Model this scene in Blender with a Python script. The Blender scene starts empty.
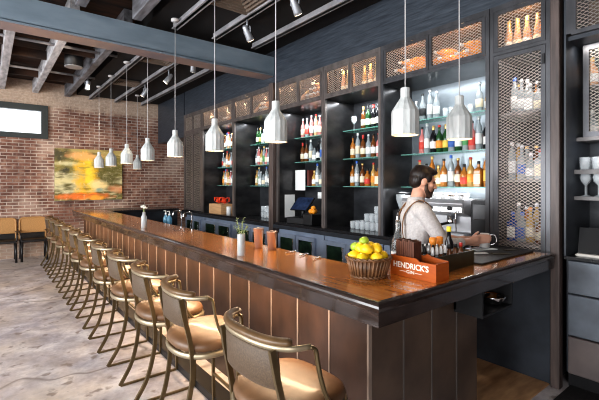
import bpy, math, random
from mathutils import Vector, Matrix
random.seed(7)
PI = math.pi
sc = bpy.context.scene
COL = sc.collection

# ------------------------------------------------------------------ materials
def mat(name, color, rough=0.5, metal=0.0, noise=0.0, scale=8.0, color2=None, emit=None, estr=0.0,
        trans=0.0, coat=0.0, bump=0.0, stretch=(1, 1, 1), ior=1.45, spec=0.5, rough2=None, detail=4.0, alpha=1.0):
    m = bpy.data.materials.new(name); m.use_nodes = True
    nt = m.node_tree; b = nt.nodes['Principled BSDF']
    b.inputs['Base Color'].default_value = (*color, 1)
    b.inputs['Roughness'].default_value = rough
    b.inputs['Metallic'].default_value = metal
    b.inputs['Transmission Weight'].default_value = trans
    b.inputs['Coat Weight'].default_value = coat
    b.inputs['Coat Roughness'].default_value = 0.08
    b.inputs['IOR'].default_value = ior
    b.inputs['Alpha'].default_value = alpha
    b.inputs['Specular IOR Level'].default_value = spec
    if emit:
        b.inputs['Emission Color'].default_value = (*emit, 1)
        b.inputs['Emission Strength'].default_value = estr
    if color2 is None and noise > 0:
        color2 = tuple(max(0, c * (1 - noise)) for c in color)
    if color2 is not None or bump:
        tc = nt.nodes.new('ShaderNodeTexCoord'); mp = nt.nodes.new('ShaderNodeMapping')
        nz = nt.nodes.new('ShaderNodeTexNoise')
        nt.links.new(tc.outputs['Object'], mp.inputs['Vector'])
        mp.inputs['Scale'].default_value = stretch
        nt.links.new(mp.outputs['Vector'], nz.inputs['Vector'])
        nz.inputs['Scale'].default_value = scale; nz.inputs['Detail'].default_value = detail
        if color2 is not None:
            rp = nt.nodes.new('ShaderNodeValToRGB')
            rp.color_ramp.elements[0].position = 0.32; rp.color_ramp.elements[1].position = 0.68
            rp.color_ramp.elements[0].color = (*color2, 1); rp.color_ramp.elements[1].color = (*color, 1)
            nt.links.new(nz.outputs['Fac'], rp.inputs['Fac'])
            nt.links.new(rp.outputs['Color'], b.inputs['Base Color'])
        if rough2 is not None:
            mr = nt.nodes.new('ShaderNodeMapRange')
            mr.inputs['From Min'].default_value = .3; mr.inputs['From Max'].default_value = .7
            mr.inputs['To Min'].default_value = rough2; mr.inputs['To Max'].default_value = rough
            nt.links.new(nz.outputs['Fac'], mr.inputs['Value']); nt.links.new(mr.outputs[0], b.inputs['Roughness'])
        if bump:
            bp = nt.nodes.new('ShaderNodeBump'); bp.inputs['Strength'].default_value = bump
            bp.inputs['Distance'].default_value = 0.01
            nt.links.new(nz.outputs['Fac'], bp.inputs['Height']); nt.links.new(bp.outputs['Normal'], b.inputs['Normal'])
    return m

class NB:
    """small node-graph helper"""
    def __init__(s, name):
        s.m = bpy.data.materials.new(name); s.m.use_nodes = True
        s.nt = s.m.node_tree; s.b = s.nt.nodes['Principled BSDF']
        s.tc = s.n('ShaderNodeTexCoord')
    def n(s, t, **kw):
        x = s.nt.nodes.new(t)
        for k, v in kw.items(): setattr(x, k, v)
        return x
    def l(s, a, b): s.nt.links.new(a, b)
    def noise(s, scale, detail=4, stretch=(1, 1, 1), vec=None, loc=(0, 0, 0), rough=.5):
        mp = s.n('ShaderNodeMapping'); mp.inputs['Scale'].default_value = stretch; mp.inputs['Location'].default_value = loc
        s.l(vec or s.tc.outputs['Object'], mp.inputs['Vector'])
        z = s.n('ShaderNodeTexNoise'); z.inputs['Scale'].default_value = scale; z.inputs['Detail'].default_value = detail
        z.inputs['Roughness'].default_value = rough
        s.l(mp.outputs[0], z.inputs['Vector']); return z.outputs['Fac']
    def ramp(s, fac, stops):
        r = s.n('ShaderNodeValToRGB'); e = r.color_ramp.elements
        while len(e) < len(stops): e.new(.5)
        for i, (p, c) in enumerate(stops):
            e[i].position = p; e[i].color = (*c, 1) if len(c) == 3 else c
        s.l(fac, r.inputs['Fac']); return r.outputs['Color']
    def mix(s, fac, a, b, mode='MIX'):
        x = s.n('ShaderNodeMix', data_type='RGBA', blend_type=mode)
        for sock, v in ((x.inputs['Factor'], fac), (x.inputs[6], a), (x.inputs[7], b)):
            if isinstance(v, tuple): sock.default_value = (*v, 1)
            elif isinstance(v, (int, float)): sock.default_value = v
            else: s.l(v, sock)
        return x.outputs[2]
    def math(s, op, a, b=0.0, clamp=False):
        x = s.n('ShaderNodeMath', operation=op, use_clamp=clamp)
        for i, v in enumerate((a, b)):
            if isinstance(v, (int, float)): x.inputs[i].default_value = v
            else: s.l(v, x.inputs[i])
        return x.outputs[0]
    def sep(s):
        x = s.n('ShaderNodeSeparateXYZ'); s.l(s.tc.outputs['Object'], x.inputs[0]); return x.outputs
    def bump(s, h, strength=.3, dist=.01):
        b = s.n('ShaderNodeBump'); b.inputs['Strength'].default_value = strength; b.inputs['Distance'].default_value = dist
        s.l(h, b.inputs['Height']); s.l(b.outputs[0], s.b.inputs['Normal'])

def brick_material():
    k = NB('brick_wall')
    x, y, z = k.sep()
    cb = k.n('ShaderNodeCombineXYZ'); k.l(x, cb.inputs[0]); k.l(z, cb.inputs[1])
    br = k.n('ShaderNodeTexBrick'); k.l(cb.outputs[0], br.inputs['Vector'])
    br.inputs['Scale'].default_value = 1.0; br.inputs['Brick Width'].default_value = .215
    br.inputs['Row Height'].default_value = .072; br.inputs['Mortar Size'].default_value = .009
    br.inputs['Mortar Smooth'].default_value = .2; br.inputs['Bias'].default_value = -.1
    br.inputs['Color1'].default_value = (.26, .115, .075, 1); br.inputs['Color2'].default_value = (.065, .028, .024, 1)
    br.inputs['Mortar'].default_value = (.50, .39, .31, 1)
    n1 = k.noise(9, 4); n2 = k.noise(1.1, 5, loc=(3, 1, 7)); n3 = k.noise(28, 2)
    c = k.mix(.55, br.outputs['Color'], k.ramp(n1, [(.25, (.05, .022, .018)), (.5, (.21, .095, .065)), (.75, (.50, .31, .22))]))
    c = k.mix(br.outputs['Fac'], c, k.ramp(n2, [(.35, (.22, .16, .13)), (.6, (.56, .46, .38))]))
    wash = k.ramp(n2, [(.50, (0, 0, 0)), (.66, (1, 1, 1))])
    c = k.mix(k.math('MULTIPLY', wash, .5), c, (.60, .46, .37))
    # pale wash low on the wall, plaster band on top
    lo = k.math('MULTIPLY', k.ramp(z, [(.0, (1, 1, 1)), (.09, (0, 0, 0))]), .0)
    mr = k.n('ShaderNodeMapRange'); k.l(k.math('ADD', z, k.math('MULTIPLY', n1, .18)), mr.inputs['Value'])
    mr.inputs['From Min'].default_value = 3.38; mr.inputs['From Max'].default_value = 3.52
    c = k.mix(k.math('MULTIPLY', mr.outputs[0], .85), c, k.ramp(n3, [(.2, (.36, .27, .20)), (.8, (.58, .45, .35))]))
    ml = k.n('ShaderNodeMapRange'); k.l(k.math('ADD', z, k.math('MULTIPLY', n1, .5)), ml.inputs['Value'])
    ml.inputs['From Min'].default_value = 1.0; ml.inputs['From Max'].default_value = .45
    c = k.mix(k.math('MULTIPLY', ml.outputs[0], .5), c, (.60, .47, .36))
    k.l(c, k.b.inputs['Base Color']); k.b.inputs['Roughness'].default_value = .85
    k.bump(k.math('ADD', k.math('MULTIPLY', br.outputs['Fac'], -1.0), k.math('MULTIPLY', n3, .6)), .6, .012)
    return k.m

def concrete_material():
    k = NB('concrete_floor')
    big = k.noise(.8, 6, rough=.62); mid = k.noise(3.2, 6, loc=(5, 2, 0), rough=.65); fine = k.noise(22, 4); spots = k.noise(7.5, 3, loc=(9, 4, 0))
    c = k.ramp(mid, [(.30, (.22, .20, .225)), (.46, (.48, .45, .49)), (.64, (.78, .75, .76))])
    c = k.mix(k.ramp(big, [(.42, (0, 0, 0)), (.62, (.65, .65, .65))]), c, (.62, .52, .42))
    c = k.mix(k.ramp(spots, [(.60, (0, 0, 0)), (.68, (.8, .8, .8))]), c, (.24, .19, .165))
    c = k.mix(k.ramp(fine, [(.3, (.35, .35, .35)), (.5, (0, 0, 0))]), c, (.38, .34, .33))
    vo = k.n('ShaderNodeTexVoronoi', feature='DISTANCE_TO_EDGE'); vo.inputs['Scale'].default_value = .42
    wv = k.n('ShaderNodeMapping'); k.l(k.tc.outputs['Object'], wv.inputs[0])
    nz = k.n('ShaderNodeTexNoise'); nz.inputs['Scale'].default_value = 1.6; k.l(k.tc.outputs['Object'], nz.inputs['Vector'])
    ad = k.n('ShaderNodeVectorMath', operation='ADD'); k.l(wv.outputs[0], ad.inputs[0]); k.l(nz.outputs['Color'], ad.inputs[1])
    k.l(ad.outputs[0], vo.inputs['Vector'])
    cr = k.ramp(vo.outputs['Distance'], [(.0, (.8, .8, .8)), (.012, (0, 0, 0))])
    c = k.mix(cr, c, (.22, .18, .16))
    k.l(c, k.b.inputs['Base Color'])
    rg = k.n('ShaderNodeMapRange'); k.l(mid, rg.inputs['Value']); rg.inputs['To Min'].default_value = .22; rg.inputs['To Max'].default_value = .55
    k.l(rg.outputs[0], k.b.inputs['Roughness']); k.bump(fine, .12, .004)
    return k.m

def wood_top_material():
    k = NB('varnished_orange_wood')
    g = k.noise(7, 6, stretch=(5, .35, 1), rough=.6); p = k.noise(1.4, 3, loc=(2, 5, 1)); f = k.noise(40, 3, stretch=(6, .4, 1))
    c = k.ramp(g, [(.25, (.42, .125, .018)), (.5, (.80, .29, .045)), (.75, (.95, .47, .10))])
    c = k.mix(k.math('MULTIPLY', f, .3), c, (.30, .08, .016))
    c = k.mix(k.ramp(p, [(.4, (0, 0, 0)), (.65, (.5, .5, .5))]), c, (.30, .085, .02))
    k.l(c, k.b.inputs['Base Color']); k.b.inputs['Roughness'].default_value = .22
    k.b.inputs['Coat Weight'].default_value = 1.0; k.b.inputs['Coat Roughness'].default_value = .09
    k.bump(k.noise(14, 3), .05, .004)
    return k.m

def painting_material():
    k = NB('abstract_painted_canvas')
    x, y, z = k.sep()
    nx = k.noise(4.0, 6, loc=(1, 0, 4), rough=.65); n2 = k.noise(5.5, 5, stretch=(.5, 1, 2.2)); n3 = k.noise(14, 3)
    base = k.ramp(k.math('ADD', k.math('MULTIPLY', z, .42), k.math('MULTIPLY', n2, .75)), [
        (.12, (.30, .22, .05)), (.30, (.42, .36, .14)), (.42, (.10, .085, .015)), (.55, (.62, .55, .32)), (.70, (.20, .17, .04)), (.85, (.45, .34, .12))])
    def blob(cx, cz, rx, rz, col, c, amt=.95, wob=1.0):
        a = k.math('POWER', k.math('DIVIDE', k.math('SUBTRACT', x, cx), rx), 2.0)
        b = k.math('POWER', k.math('DIVIDE', k.math('SUBTRACT', z, cz), rz), 2.0)
        d = k.math('ADD', k.math('ADD', a, b), k.math('MULTIPLY', k.math('SUBTRACT', nx, .5), wob * 3.2))
        f = k.ramp(d, [(.05, (amt,) * 3), (1.0, (0, 0, 0))])
        return k.mix(f, c, col)
    c = base
    c = blob(1.12, .60, .42, .34, (.10, .085, .012), c, .9)
    c = blob(.10, 1.06, .26, .22, (.05, .045, .018), c, .95)
    c = blob(.22, .45, .40, .10, (.70, .60, .30), c, .8)
    c = blob(.25, .86, .45, .06, (.72, .64, .36), c, .8)
    c = blob(.62, .58, .30, .75, (.95, .52, .02), c, .85)
    c = blob(.70, .62, .12, .50, (1.0, .72, .05), c, .9)
    c = blob(.60, 1.05, .45, .13, (.90, .42, .16), c, .8)
    c = blob(.90, .36, .24, .14, (1.0, .74, .34), c, .9)
    c = blob(.62, .09, .75, .10, (.95, .20, .03), c, .95)
    c = blob(.85, .05, .25, .08, (1.0, .45, .05), c, .8)
    c = blob(1.33, .26, .22, .13, (.72, .26, .10), c, .75)
    c = blob(.20, .70, .14, .11, (.035, .035, .02), c, .95)
    c = blob(.93, .24, .09, .06, (.18, .34, .30), c, .8)
    c = k.mix(k.ramp(n2, [(.30, (.55, .55, .55)), (.45, (0, 0, 0))]), c, (.13, .095, .02))
    c = k.mix(k.ramp(n3, [(.60, (0, 0, 0)), (.74, (.45, .45, .45))]), c, (.90, .78, .50))
    k.l(c, k.b.inputs['Base Color']); k.b.inputs['Roughness'].default_value = .6
    return k.m

M = {}
M['brick'] = brick_material(); M['floor'] = concrete_material(); M['top'] = wood_top_material(); M['painting'] = painting_material()
M['darkwood'] = mat('dark_varnished_wood', (.046, .030, .025), .24, noise=.55, scale=10, stretch=(1, .5, 6), coat=.7, bump=.1)
M['ceiling'] = mat('black_ceiling', (.014, .012, .012), .8, noise=.4, scale=3)
M['deck'] = mat('old_roof_boards', (.07, .033, .018), .85, color2=(.008, .007, .007), scale=2.2, stretch=(1, 5, 1))
M['joist'] = mat('whitewashed_joist', (.62, .60, .60), .7, color2=(.30, .29, .30), scale=6, stretch=(3, .6, 3))
M['joistgrey'] = mat('darker_grey_joist', (.22, .22, .235), .6, color2=(.09, .085, .09), scale=6, stretch=(3, .6, 3))  # darker tone for joists before the beam and the rightmost one
M['rail'] = mat('grey_ceiling_rail', (.36, .35, .36), .5, noise=.4, scale=5)
M['beam'] = mat('blue_grey_steel_beam', (.25, .31, .36), .40, color2=(.17, .22, .26), scale=3, metal=.2, stretch=(.5, 1, 2))
M['beamrust'] = mat('rusty_beam_underside', (.32, .22, .18), .35, color2=(.20, .17, .18), scale=2)
M['bluewood'] = mat('dark_blue_stained_planks', (.052, .063, .078), .42, color2=(.024, .029, .038), scale=7, stretch=(1, .5, 7), bump=.25)
M['frame'] = mat('warm_lit_metal_frame', (.19, .165, .155), .38, metal=.5, noise=.4, scale=9, stretch=(1, 1, .4))  # brown tint puts the warm box light into the far frames' colour
M['framegrey'] = mat('dark_grey_metal_frame', (.095, .094, .100), .36, metal=.5, noise=.4, scale=9, stretch=(1, 1, .4))
M['column'] = mat('brown_column_wood', (.115, .085, .075), .45, color2=(.055, .040, .036), scale=7, stretch=(4, 4, .4))
M['cabin'] = mat('dark_steel_lining', (.065, .068, .075), .33, metal=.35, color2=(.022, .023, .026), scale=2.5, stretch=(1, 1, 2.5))
M['cabside'] = mat('blackened_steel_side', (.075, .072, .072), .28, metal=.5, color2=(.022, .022, .024), scale=2.5, stretch=(1, 1, 2))
M['steelback'] = mat('brushed_steel_back', (.30, .34, .37), .28, metal=.45, noise=.25, scale=2, stretch=(1, 1, 4))
M['boxlining'] = mat('warm_beige_lining', (.22, .155, .115), .7, noise=.3, scale=4)
M['wire'] = mat('bronze_wire', (.55, .47, .41), .4, metal=.4)
M['wirelight'] = mat('pale_bronze_wire', (.42, .36, .32), .4, metal=.4)
M['shelfglass'] = mat('green_glass_shelf', (.30, .66, .56), .08, alpha=.42)
M['woodshelf'] = mat('grey_shelf_board', (.20, .185, .18), .5, noise=.3, scale=8)
M['ledge'] = mat('black_counter', (.022, .021, .023), .25, noise=.3, scale=6, coat=.3)
M['fridgesteel'] = mat('blue_grey_fridge_steel', (.38, .45, .58), .34, metal=.25, noise=.25, scale=4)
M['fridgeglass'] = mat('dark_fridge_glass', (.012, .022, .018), .06, color2=(.03, .06, .035), scale=9)
M['blackpanel'] = mat('black_blue_panel', (.014, .017, .022), .42, color2=(.045, .052, .064), scale=3, bump=.15)
M['drawer'] = mat('scuffed_steel_drawer', (.20, .225, .26), .34, metal=.4, color2=(.085, .09, .10), scale=2.5)
M['drawerbrown'] = mat('brown_steel_drawer', (.18, .145, .135), .38, metal=.3, color2=(.095, .08, .08), scale=3)
M['board'] = mat('brown_bar_panel', (.058, .031, .021), .36, color2=(.022, .013, .010), scale=3.5, stretch=(1.5, 1.5, .8), metal=.1)
M['endboard'] = mat('dark_bronze_end_panel', (.125, .085, .062), .42, color2=(.055, .038, .030), scale=3, metal=.15)
M['batten'] = mat('pale_joint_strip', (.24, .185, .15), .45, noise=.2)
M['endbatten'] = mat('grey_joint_strip', (.11, .095, .085), .45, noise=.2)
M['blackmetal'] = mat('black_steel', (.018, .017, .018), .4, metal=.3, noise=.2)
M['bronze'] = mat('champagne_bronze_metal', (.20, .150, .082), .36, metal=.8, noise=.25, scale=12)
M['bronzelight'] = mat('pale_bronze_metal', (.40, .335, .23), .36, metal=.7, noise=.15, scale=12)
M['leather'] = mat('tan_leather', (.155, .082, .040), .48, noise=.3, scale=14, bump=.12, coat=.1)
M['leatherdark'] = mat('brown_leather_roll', (.15, .088, .042), .34, noise=.3, scale=14, bump=.1)
M['fabric'] = mat('taupe_woven_fabric', (.105, .070, .042), .6, color2=(.065, .042, .026), scale=120, stretch=(1, 1, 1), bump=.15)
M['ceramic'] = mat('chalky_white_ceramic', (.62, .63, .61), .55, color2=(.42, .44, .43), scale=9, stretch=(3, 3, .6))
M['cord'] = mat('grey_white_cord', (.55, .53, .52), .5)
M['bulb'] = mat('warm_bulb', (1, .8, .5), .4, emit=(1, .66, .30), estr=6)
M['white'] = mat('white_paper', (.82, .82, .80), .6, noise=.06)
M['black'] = mat('matte_black', (.012, .012, .013), .5)
M['screen'] = mat('dark_blue_screen', (.01, .015, .03), .12, color2=(.03, .05, .11), scale=10)
M['orange'] = mat('orange_peel', (.95, .36, .03), .45, noise=.15, scale=20)
M['lemon'] = mat('lemon_peel', (.93, .66, .03), .38, color2=(.85, .52, .02), scale=5, bump=.08)
M['lime'] = mat('lime_peel', (.30, .46, .04), .4, color2=(.42, .50, .06), scale=6)
M['wicker'] = mat('brown_wicker', (.22, .11, .05), .45, color2=(.09, .045, .022), scale=30, stretch=(1, 1, .3))
M['crate'] = mat('orange_red_crate_wood', (.46, .105, .014), .5, color2=(.34, .070, .010), scale=8, stretch=(1, 1, 5), spec=.3)
M['cratelight'] = mat('pale_pine_crate', (.62, .38, .20), .5, noise=.25, scale=8, stretch=(1, .5, 5))
M['lettering'] = mat('cream_lettering', (.86, .80, .70), .6)
M['napkin'] = mat('brown_paper_napkins', (.15, .055, .028), .6, color2=(.08, .028, .016), scale=30, stretch=(1, 12, .3))
M['brasstray'] = mat('dark_bronze_tray', (.10, .075, .035), .3, metal=.6, noise=.3)
M['copper'] = mat('copper', (.66, .48, .39), .28, metal=.8)
M['chrome'] = mat('chrome', (.78, .78, .78), .14, metal=1.0)
M['palesteel'] = mat('pale_brushed_steel', (.80, .79, .77), .35, metal=.4)
M['steel'] = mat('machine_steel', (.58, .58, .60), .30, metal=.6, noise=.25, scale=4)
M['tumbler'] = mat('pale_drinking_glass', (.82, .86, .88), .08, alpha=.30)
M['glass'] = mat('clear_glass', (.93, .96, .96), .03, trans=.92, ior=1.3)
M['frost'] = mat('frosted_glass', (.72, .75, .76), .25, trans=.55, ior=1.3)
M['leaf'] = mat('grey_green_leaf', (.24, .32, .12), .5, color2=(.36, .42, .20), scale=30)
M['petal'] = mat('white_petal', (.88, .86, .74), .5)
M['soap'] = mat('blue_liquid', (.18, .42, .60), .12, trans=.35)
M['skin'] = mat('skin', (.62, .36, .26), .5, color2=(.55, .29, .20), scale=12)
M['hair'] = mat('dark_brown_hair', (.010, .006, .005), .45, color2=(.022, .013, .010), scale=60, bump=.5, stretch=(1, 1, .3))
M['beard'] = mat('brown_beard', (.030, .015, .010), .6, color2=(.055, .030, .018), scale=70, bump=.5)
M['shirt'] = mat('white_fine_check_shirt', (.56, .53, .51), .8, color2=(.44, .41, .40), scale=60)
M['apron'] = mat('black_apron', (.014, .014, .017), .75, noise=.3)
M['strap'] = mat('brown_leather_strap', (.22, .10, .035), .45, noise=.3, scale=20)
M['trousers'] = mat('dark_trousers', (.02, .022, .03), .8, noise=.3)
M['eye'] = mat('eye', (.05, .03, .02), .1)
M['ply'] = mat('stained_plywood', (.55, .33, .17), .4, color2=(.27, .14, .065), scale=3, stretch=(1, 4, 1))
M['mat'] = mat('black_rubber_mat', (.030, .026, .026), .8, noise=.5, scale=90, bump=.4)
M['drip'] = mat('ribbed_black_bar_mat', (.030, .028, .028), .5, noise=.5, scale=60, bump=.4)
M['cane'] = mat('woven_cane', (.50, .27, .10), .55, color2=(.36, .19, .07), scale=60)
M['blackwood'] = mat('black_wood', (.016, .014, .014), .4, noise=.3)
M['winframe'] = mat('black_teal_window_frame', (.020, .030, .033), .4)
M['pane'] = mat('bright_window_glass', (.95, .97, 1), .05, trans=1.0, ior=1.02)
M['grille'] = mat('bronze_vent_grille', (.17, .13, .10), .5, noise=.2)
M['spot'] = mat('grey_spotlight_body', (.34, .35, .37), .35, metal=.4)
M['spotlens'] = mat('lit_spot_lens', (1, .9, .7), .3, emit=(1, .82, .58), estr=5)
M['redgift'] = mat('red_ribbon', (.75, .07, .02), .4)
M['towel'] = mat('cream_towel', (.80, .76, .70), .8, noise=.1)
M['notebook'] = mat('dark_red_book', (.16, .04, .03), .5)
M['led'] = mat('warm_led_strip', (1, .7, .4), .4, emit=(1, .66, .36), estr=5)
BOT = {}
def bm_(n, c, tr=.25, c2=None): BOT[n] = mat(n + '_bottle_glass', c, .10, trans=tr, spec=.7, color2=c2, scale=5)
bm_('clear', (.62, .68, .70), .55); bm_('amber', (.64, .25, .05), .35); bm_('dark green', (.03, .10, .035), .2)
bm_('brown', (.20, .07, .02), .25); bm_('black', (.012, .012, .014), .0); bm_('pink', (.85, .32, .30), .35)
bm_('blue', (.03, .10, .38), .25); bm_('golden', (.74, .46, .15), .35); bm_('rose', (.90, .50, .28), .3)
bm_('apricot', (.95, .40, .07), .2); bm_('red', (.65, .06, .05), .3)
LAB = {n: mat(n + '_bottle_label', c, .6) for n, c in {
    'white': (.82, .81, .78), 'cream': (.80, .70, .52), 'black': (.03, .03, .03), 'red': (.62, .07, .05), 'yellow': (.85, .60, .12),
    'green': (.10, .32, .12), 'blue': (.06, .14, .42), 'orange': (.85, .33, .06)}.items()}
CAP = {n: mat(n + '_bottle_cap', c, .35, metal=me) for n, c, me in (
    ('black', (.02, .02, .02), 0), ('gold', (.85, .58, .22), .6), ('silver', (.7, .7, .7), .7), ('red', (.6, .05, .04), 0), ('white', (.8, .8, .78), 0),
    ('blue', (.05, .15, .55), 0), ('yellow', (.95, .75, .05), 0), ('orange', (.92, .32, .05), 0))}

# ------------------------------------------------------------------ geometry
class MB:
    def __init__(s): s.v = []; s.f = []; s.sm = []
    def add(s, vs, fs, smooth=False):
        o = len(s.v); s.v += [tuple(p) for p in vs]; s.f += [tuple(i + o for i in f) for f in fs]; s.sm += [smooth] * len(fs); return s
    def box(s, x0, x1, y0, y1, z0, z1):
        x0, x1 = min(x0, x1), max(x0, x1); y0, y1 = min(y0, y1), max(y0, y1); z0, z1 = min(z0, z1), max(z0, z1)
        return s.add([(x0, y0, z0), (x1, y0, z0), (x1, y1, z0), (x0, y1, z0), (x0, y0, z1), (x1, y0, z1), (x1, y1, z1), (x0, y1, z1)],
                     [(0, 3, 2, 1), (4, 5, 6, 7), (0, 1, 5, 4), (1, 2, 6, 5), (2, 3, 7, 6), (3, 0, 4, 7)])
    def rbox(s, x0, x1, y0, y1, z0, z1, r=.004):
        """box with chamfered vertical and horizontal edges"""
        rs = []
        for z, i in ((z0, r), (z0 + r, 0), (z1 - r, 0), (z1, r)):
            a, b, c, d = x0 + i, x1 - i, y0 + i, y1 - i
            q = r
            rs.append([(a + q, c, z), (b - q, c, z), (b, c + q, z), (b, d - q, z), (b - q, d, z), (a + q, d, z), (a, d - q, z), (a, c + q, z)])
        return s.rings(rs, cap=True)
    def rings(s, rs, cap=True, smooth=False, closed=True):
        n = len(rs[0]); vs = [p for r in rs for p in r]; fs = []
        for i in range(len(rs) - 1):
            for j in range(n if closed else n - 1):
                a = i * n + j; b = i * n + (j + 1) % n
                fs.append((a, b, b + n, a + n))
        if cap:
            fs.append(tuple(range(n - 1, -1, -1))); fs.append(tuple((len(rs) - 1) * n + j for j in range(n)))
        return s.add(vs, fs, smooth)
    def lathe(s, prof, n=20, c=(0, 0, 0), smooth=True, flute=0.0, cap=True):
        rs = []
        for r, z in prof:
            ring = []
            for j in range(n):
                a = 2 * PI * j / n; rr = r * (1 - (flute if j % 2 else 0))
                ring.append((c[0] + rr * math.cos(a), c[1] + rr * math.sin(a), c[2] + z))
            rs.append(ring)
        return s.rings(rs, cap, smooth)
    def tube(s, pts, r, n=8, closed=False, smooth=True, flat=None):
        """tube along pts; r number or list; flat=(w,h) scales the section"""
        P = [Vector(p) for p in pts]; N = len(P); rs = []
        up = Vector((0, 0, 1)); prev = None
        for i, p in enumerate(P):
            if closed: t = P[(i + 1) % N] - P[i - 1]
            else: t = P[min(i + 1, N - 1)] - P[max(i - 1, 0)]
            t.normalize()
            u = up if abs(t.dot(up)) < .95 else Vector((1, 0, 0))
            if prev is not None and abs(t.dot(up)) >= .8: u = prev
            a = t.cross(u); a.normalize(); b = a.cross(t); b.normalize(); prev = b if abs(t.dot(up)) < .8 else prev or b
            rr = r[i] if isinstance(r, (list, tuple)) else r
            w, h = flat or (1, 1)
            if n == 4: ring = [p + a * (sx * rr * w) + b * (sy * rr * h) for sx, sy in ((1, 1), (-1, 1), (-1, -1), (1, -1))]
            else: ring = [p + a * (rr * w * math.cos(2 * PI * k / n)) + b * (rr * h * math.sin(2 * PI * k / n)) for k in range(n)]
            rs.append(ring)
        if closed:
            rs.append(rs[0]); return s.rings(rs, False, smooth)
        return s.rings(rs, True, smooth and n > 4)
    def ell(s, c, r, nu=16, nv=10, rot=None):
        vs = []; fs = []
        for i in range(1, nv):
            for j in range(nu):
                th = PI * i / nv; ph = 2 * PI * j / nu
                p = Vector((r[0] * math.sin(th) * math.cos(ph), r[1] * math.sin(th) * math.sin(ph), r[2] * math.cos(th)))
                if rot: p = rot @ p
                vs.append(p + Vector(c))
        top = Vector((0, 0, r[2])); 
        if rot: top = rot @ top
        vs += [Vector(c) + top, Vector(c) - top]
        T = len(vs) - 2; B = T + 1
        for i in range(nv - 2):
            for j in range(nu):
                a = i * nu + j; b = i * nu + (j + 1) % nu
                fs.append((a, a + nu, b + nu, b))
        for j in range(nu):
            fs.append((T, j, (j + 1) % nu)); a = (nv - 2) * nu
            fs.append((B, a + (j + 1) % nu, a + j))
        return s.add(vs, fs, True)
    def cone(s, a, b, ra, rb, n=14):
        """closed tapered capsule (for voxel remeshing)"""
        s.ell(a, (ra,) * 3, n, 8); s.ell(b, (rb,) * 3, n, 8)
        A, B = Vector(a), Vector(b)
        if (B - A).length > 1e-4:
            k = 6; s.tube([A.lerp(B, i / k) for i in range(k + 1)], [ra + (rb - ra) * i / k for i in range(k + 1)], n)
        return s
    def prism(s, poly, z0, z1):
        n = len(poly)
        return s.rings([[(x, y, z0) for x, y in poly], [(x, y, z1) for x, y in poly]], True)
    def build(s, name, material, parent=None, loc=None, bevel=0, remesh=0, smoothit=0):
        me = bpy.data.meshes.new(name); me.from_pydata(s.v, [], s.f)
        me.polygons.foreach_set('use_smooth', s.sm); me.materials.append(material); me.update()
        o = bpy.data.objects.new(name, me); COL.objects.link(o)
        if parent: o.parent = parent
        if loc: o.location = loc
        if bevel:
            b = o.modifiers.new('bevel', 'BEVEL'); b.width = bevel; b.segments = 2; b.limit_method = 'ANGLE'
        if remesh:
            b = o.modifiers.new('remesh', 'REMESH'); b.mode = 'VOXEL'; b.voxel_size = remesh; b.use_smooth_shade = True
            if smoothit:
                b = o.modifiers.new('smooth', 'SMOOTH'); b.factor = .5; b.iterations = smoothit
        return o

def B(*a): return MB().box(*a)
def tag(o, label, cat, group=None):
    o['label'] = label; o['category'] = cat
    if group: o['group'] = group
    return o
def empty(name, loc, label, cat, group=None, rz=0):
    o = bpy.data.objects.new(name, None); COL.objects.link(o); o.location = loc; o.rotation_euler = (0, 0, rz)
    o.empty_display_size = .1
    return tag(o, label, cat, group)
def struct(o, ): o['kind'] = 'structure'; return o
def dup(o, loc, label, rz=None, group=None, rot=None):
    r = o.copy(); COL.objects.link(r); r.location = loc
    if rz is not None: r.rotation_euler = (0, 0, rz)
    if rot is not None: r.rotation_euler = rot
    r['label'] = label
    if group: r['group'] = group
    for ch in o.children:
        c = ch.copy(); COL.objects.link(c); c.parent = r
        for g in ch.children:
            d = g.copy(); COL.objects.link(d); d.parent = c
    return r
ORD = ['zeroth', 'first', 'second', 'third', 'fourth', 'fifth', 'sixth', 'seventh', 'eighth', 'ninth', 'tenth', 'eleventh', 'twelfth',
       'thirteenth', 'fourteenth', 'fifteenth', 'sixteenth', 'seventeenth', 'eighteenth', 'nineteenth', 'twentieth']

def arc(cx, cy, r, a0, a1, n): return [(cx + r * math.cos(a0 + (a1 - a0) * i / n), cy + r * math.sin(a0 + (a1 - a0) * i / n)) for i in range(n + 1)]
def bez(p, n=10):
    """Catmull-Rom through points"""
    P = [Vector(q) for q in p]; P = [P[0] * 2 - P[1]] + P + [P[-1] * 2 - P[-2]]; out = []
    for i in range(1, len(P) - 2):
        for k in range(n):
            t = k / n
            out.append(.5 * ((2 * P[i]) + (P[i + 1] - P[i - 1]) * t + (2 * P[i - 1] - 5 * P[i] + 4 * P[i + 1] - P[i + 2]) * t * t + (3 * P[i] - P[i - 1] - 3 * P[i + 1] + P[i + 2]) * t ** 3))
    out.append(P[-2]); return out

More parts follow.
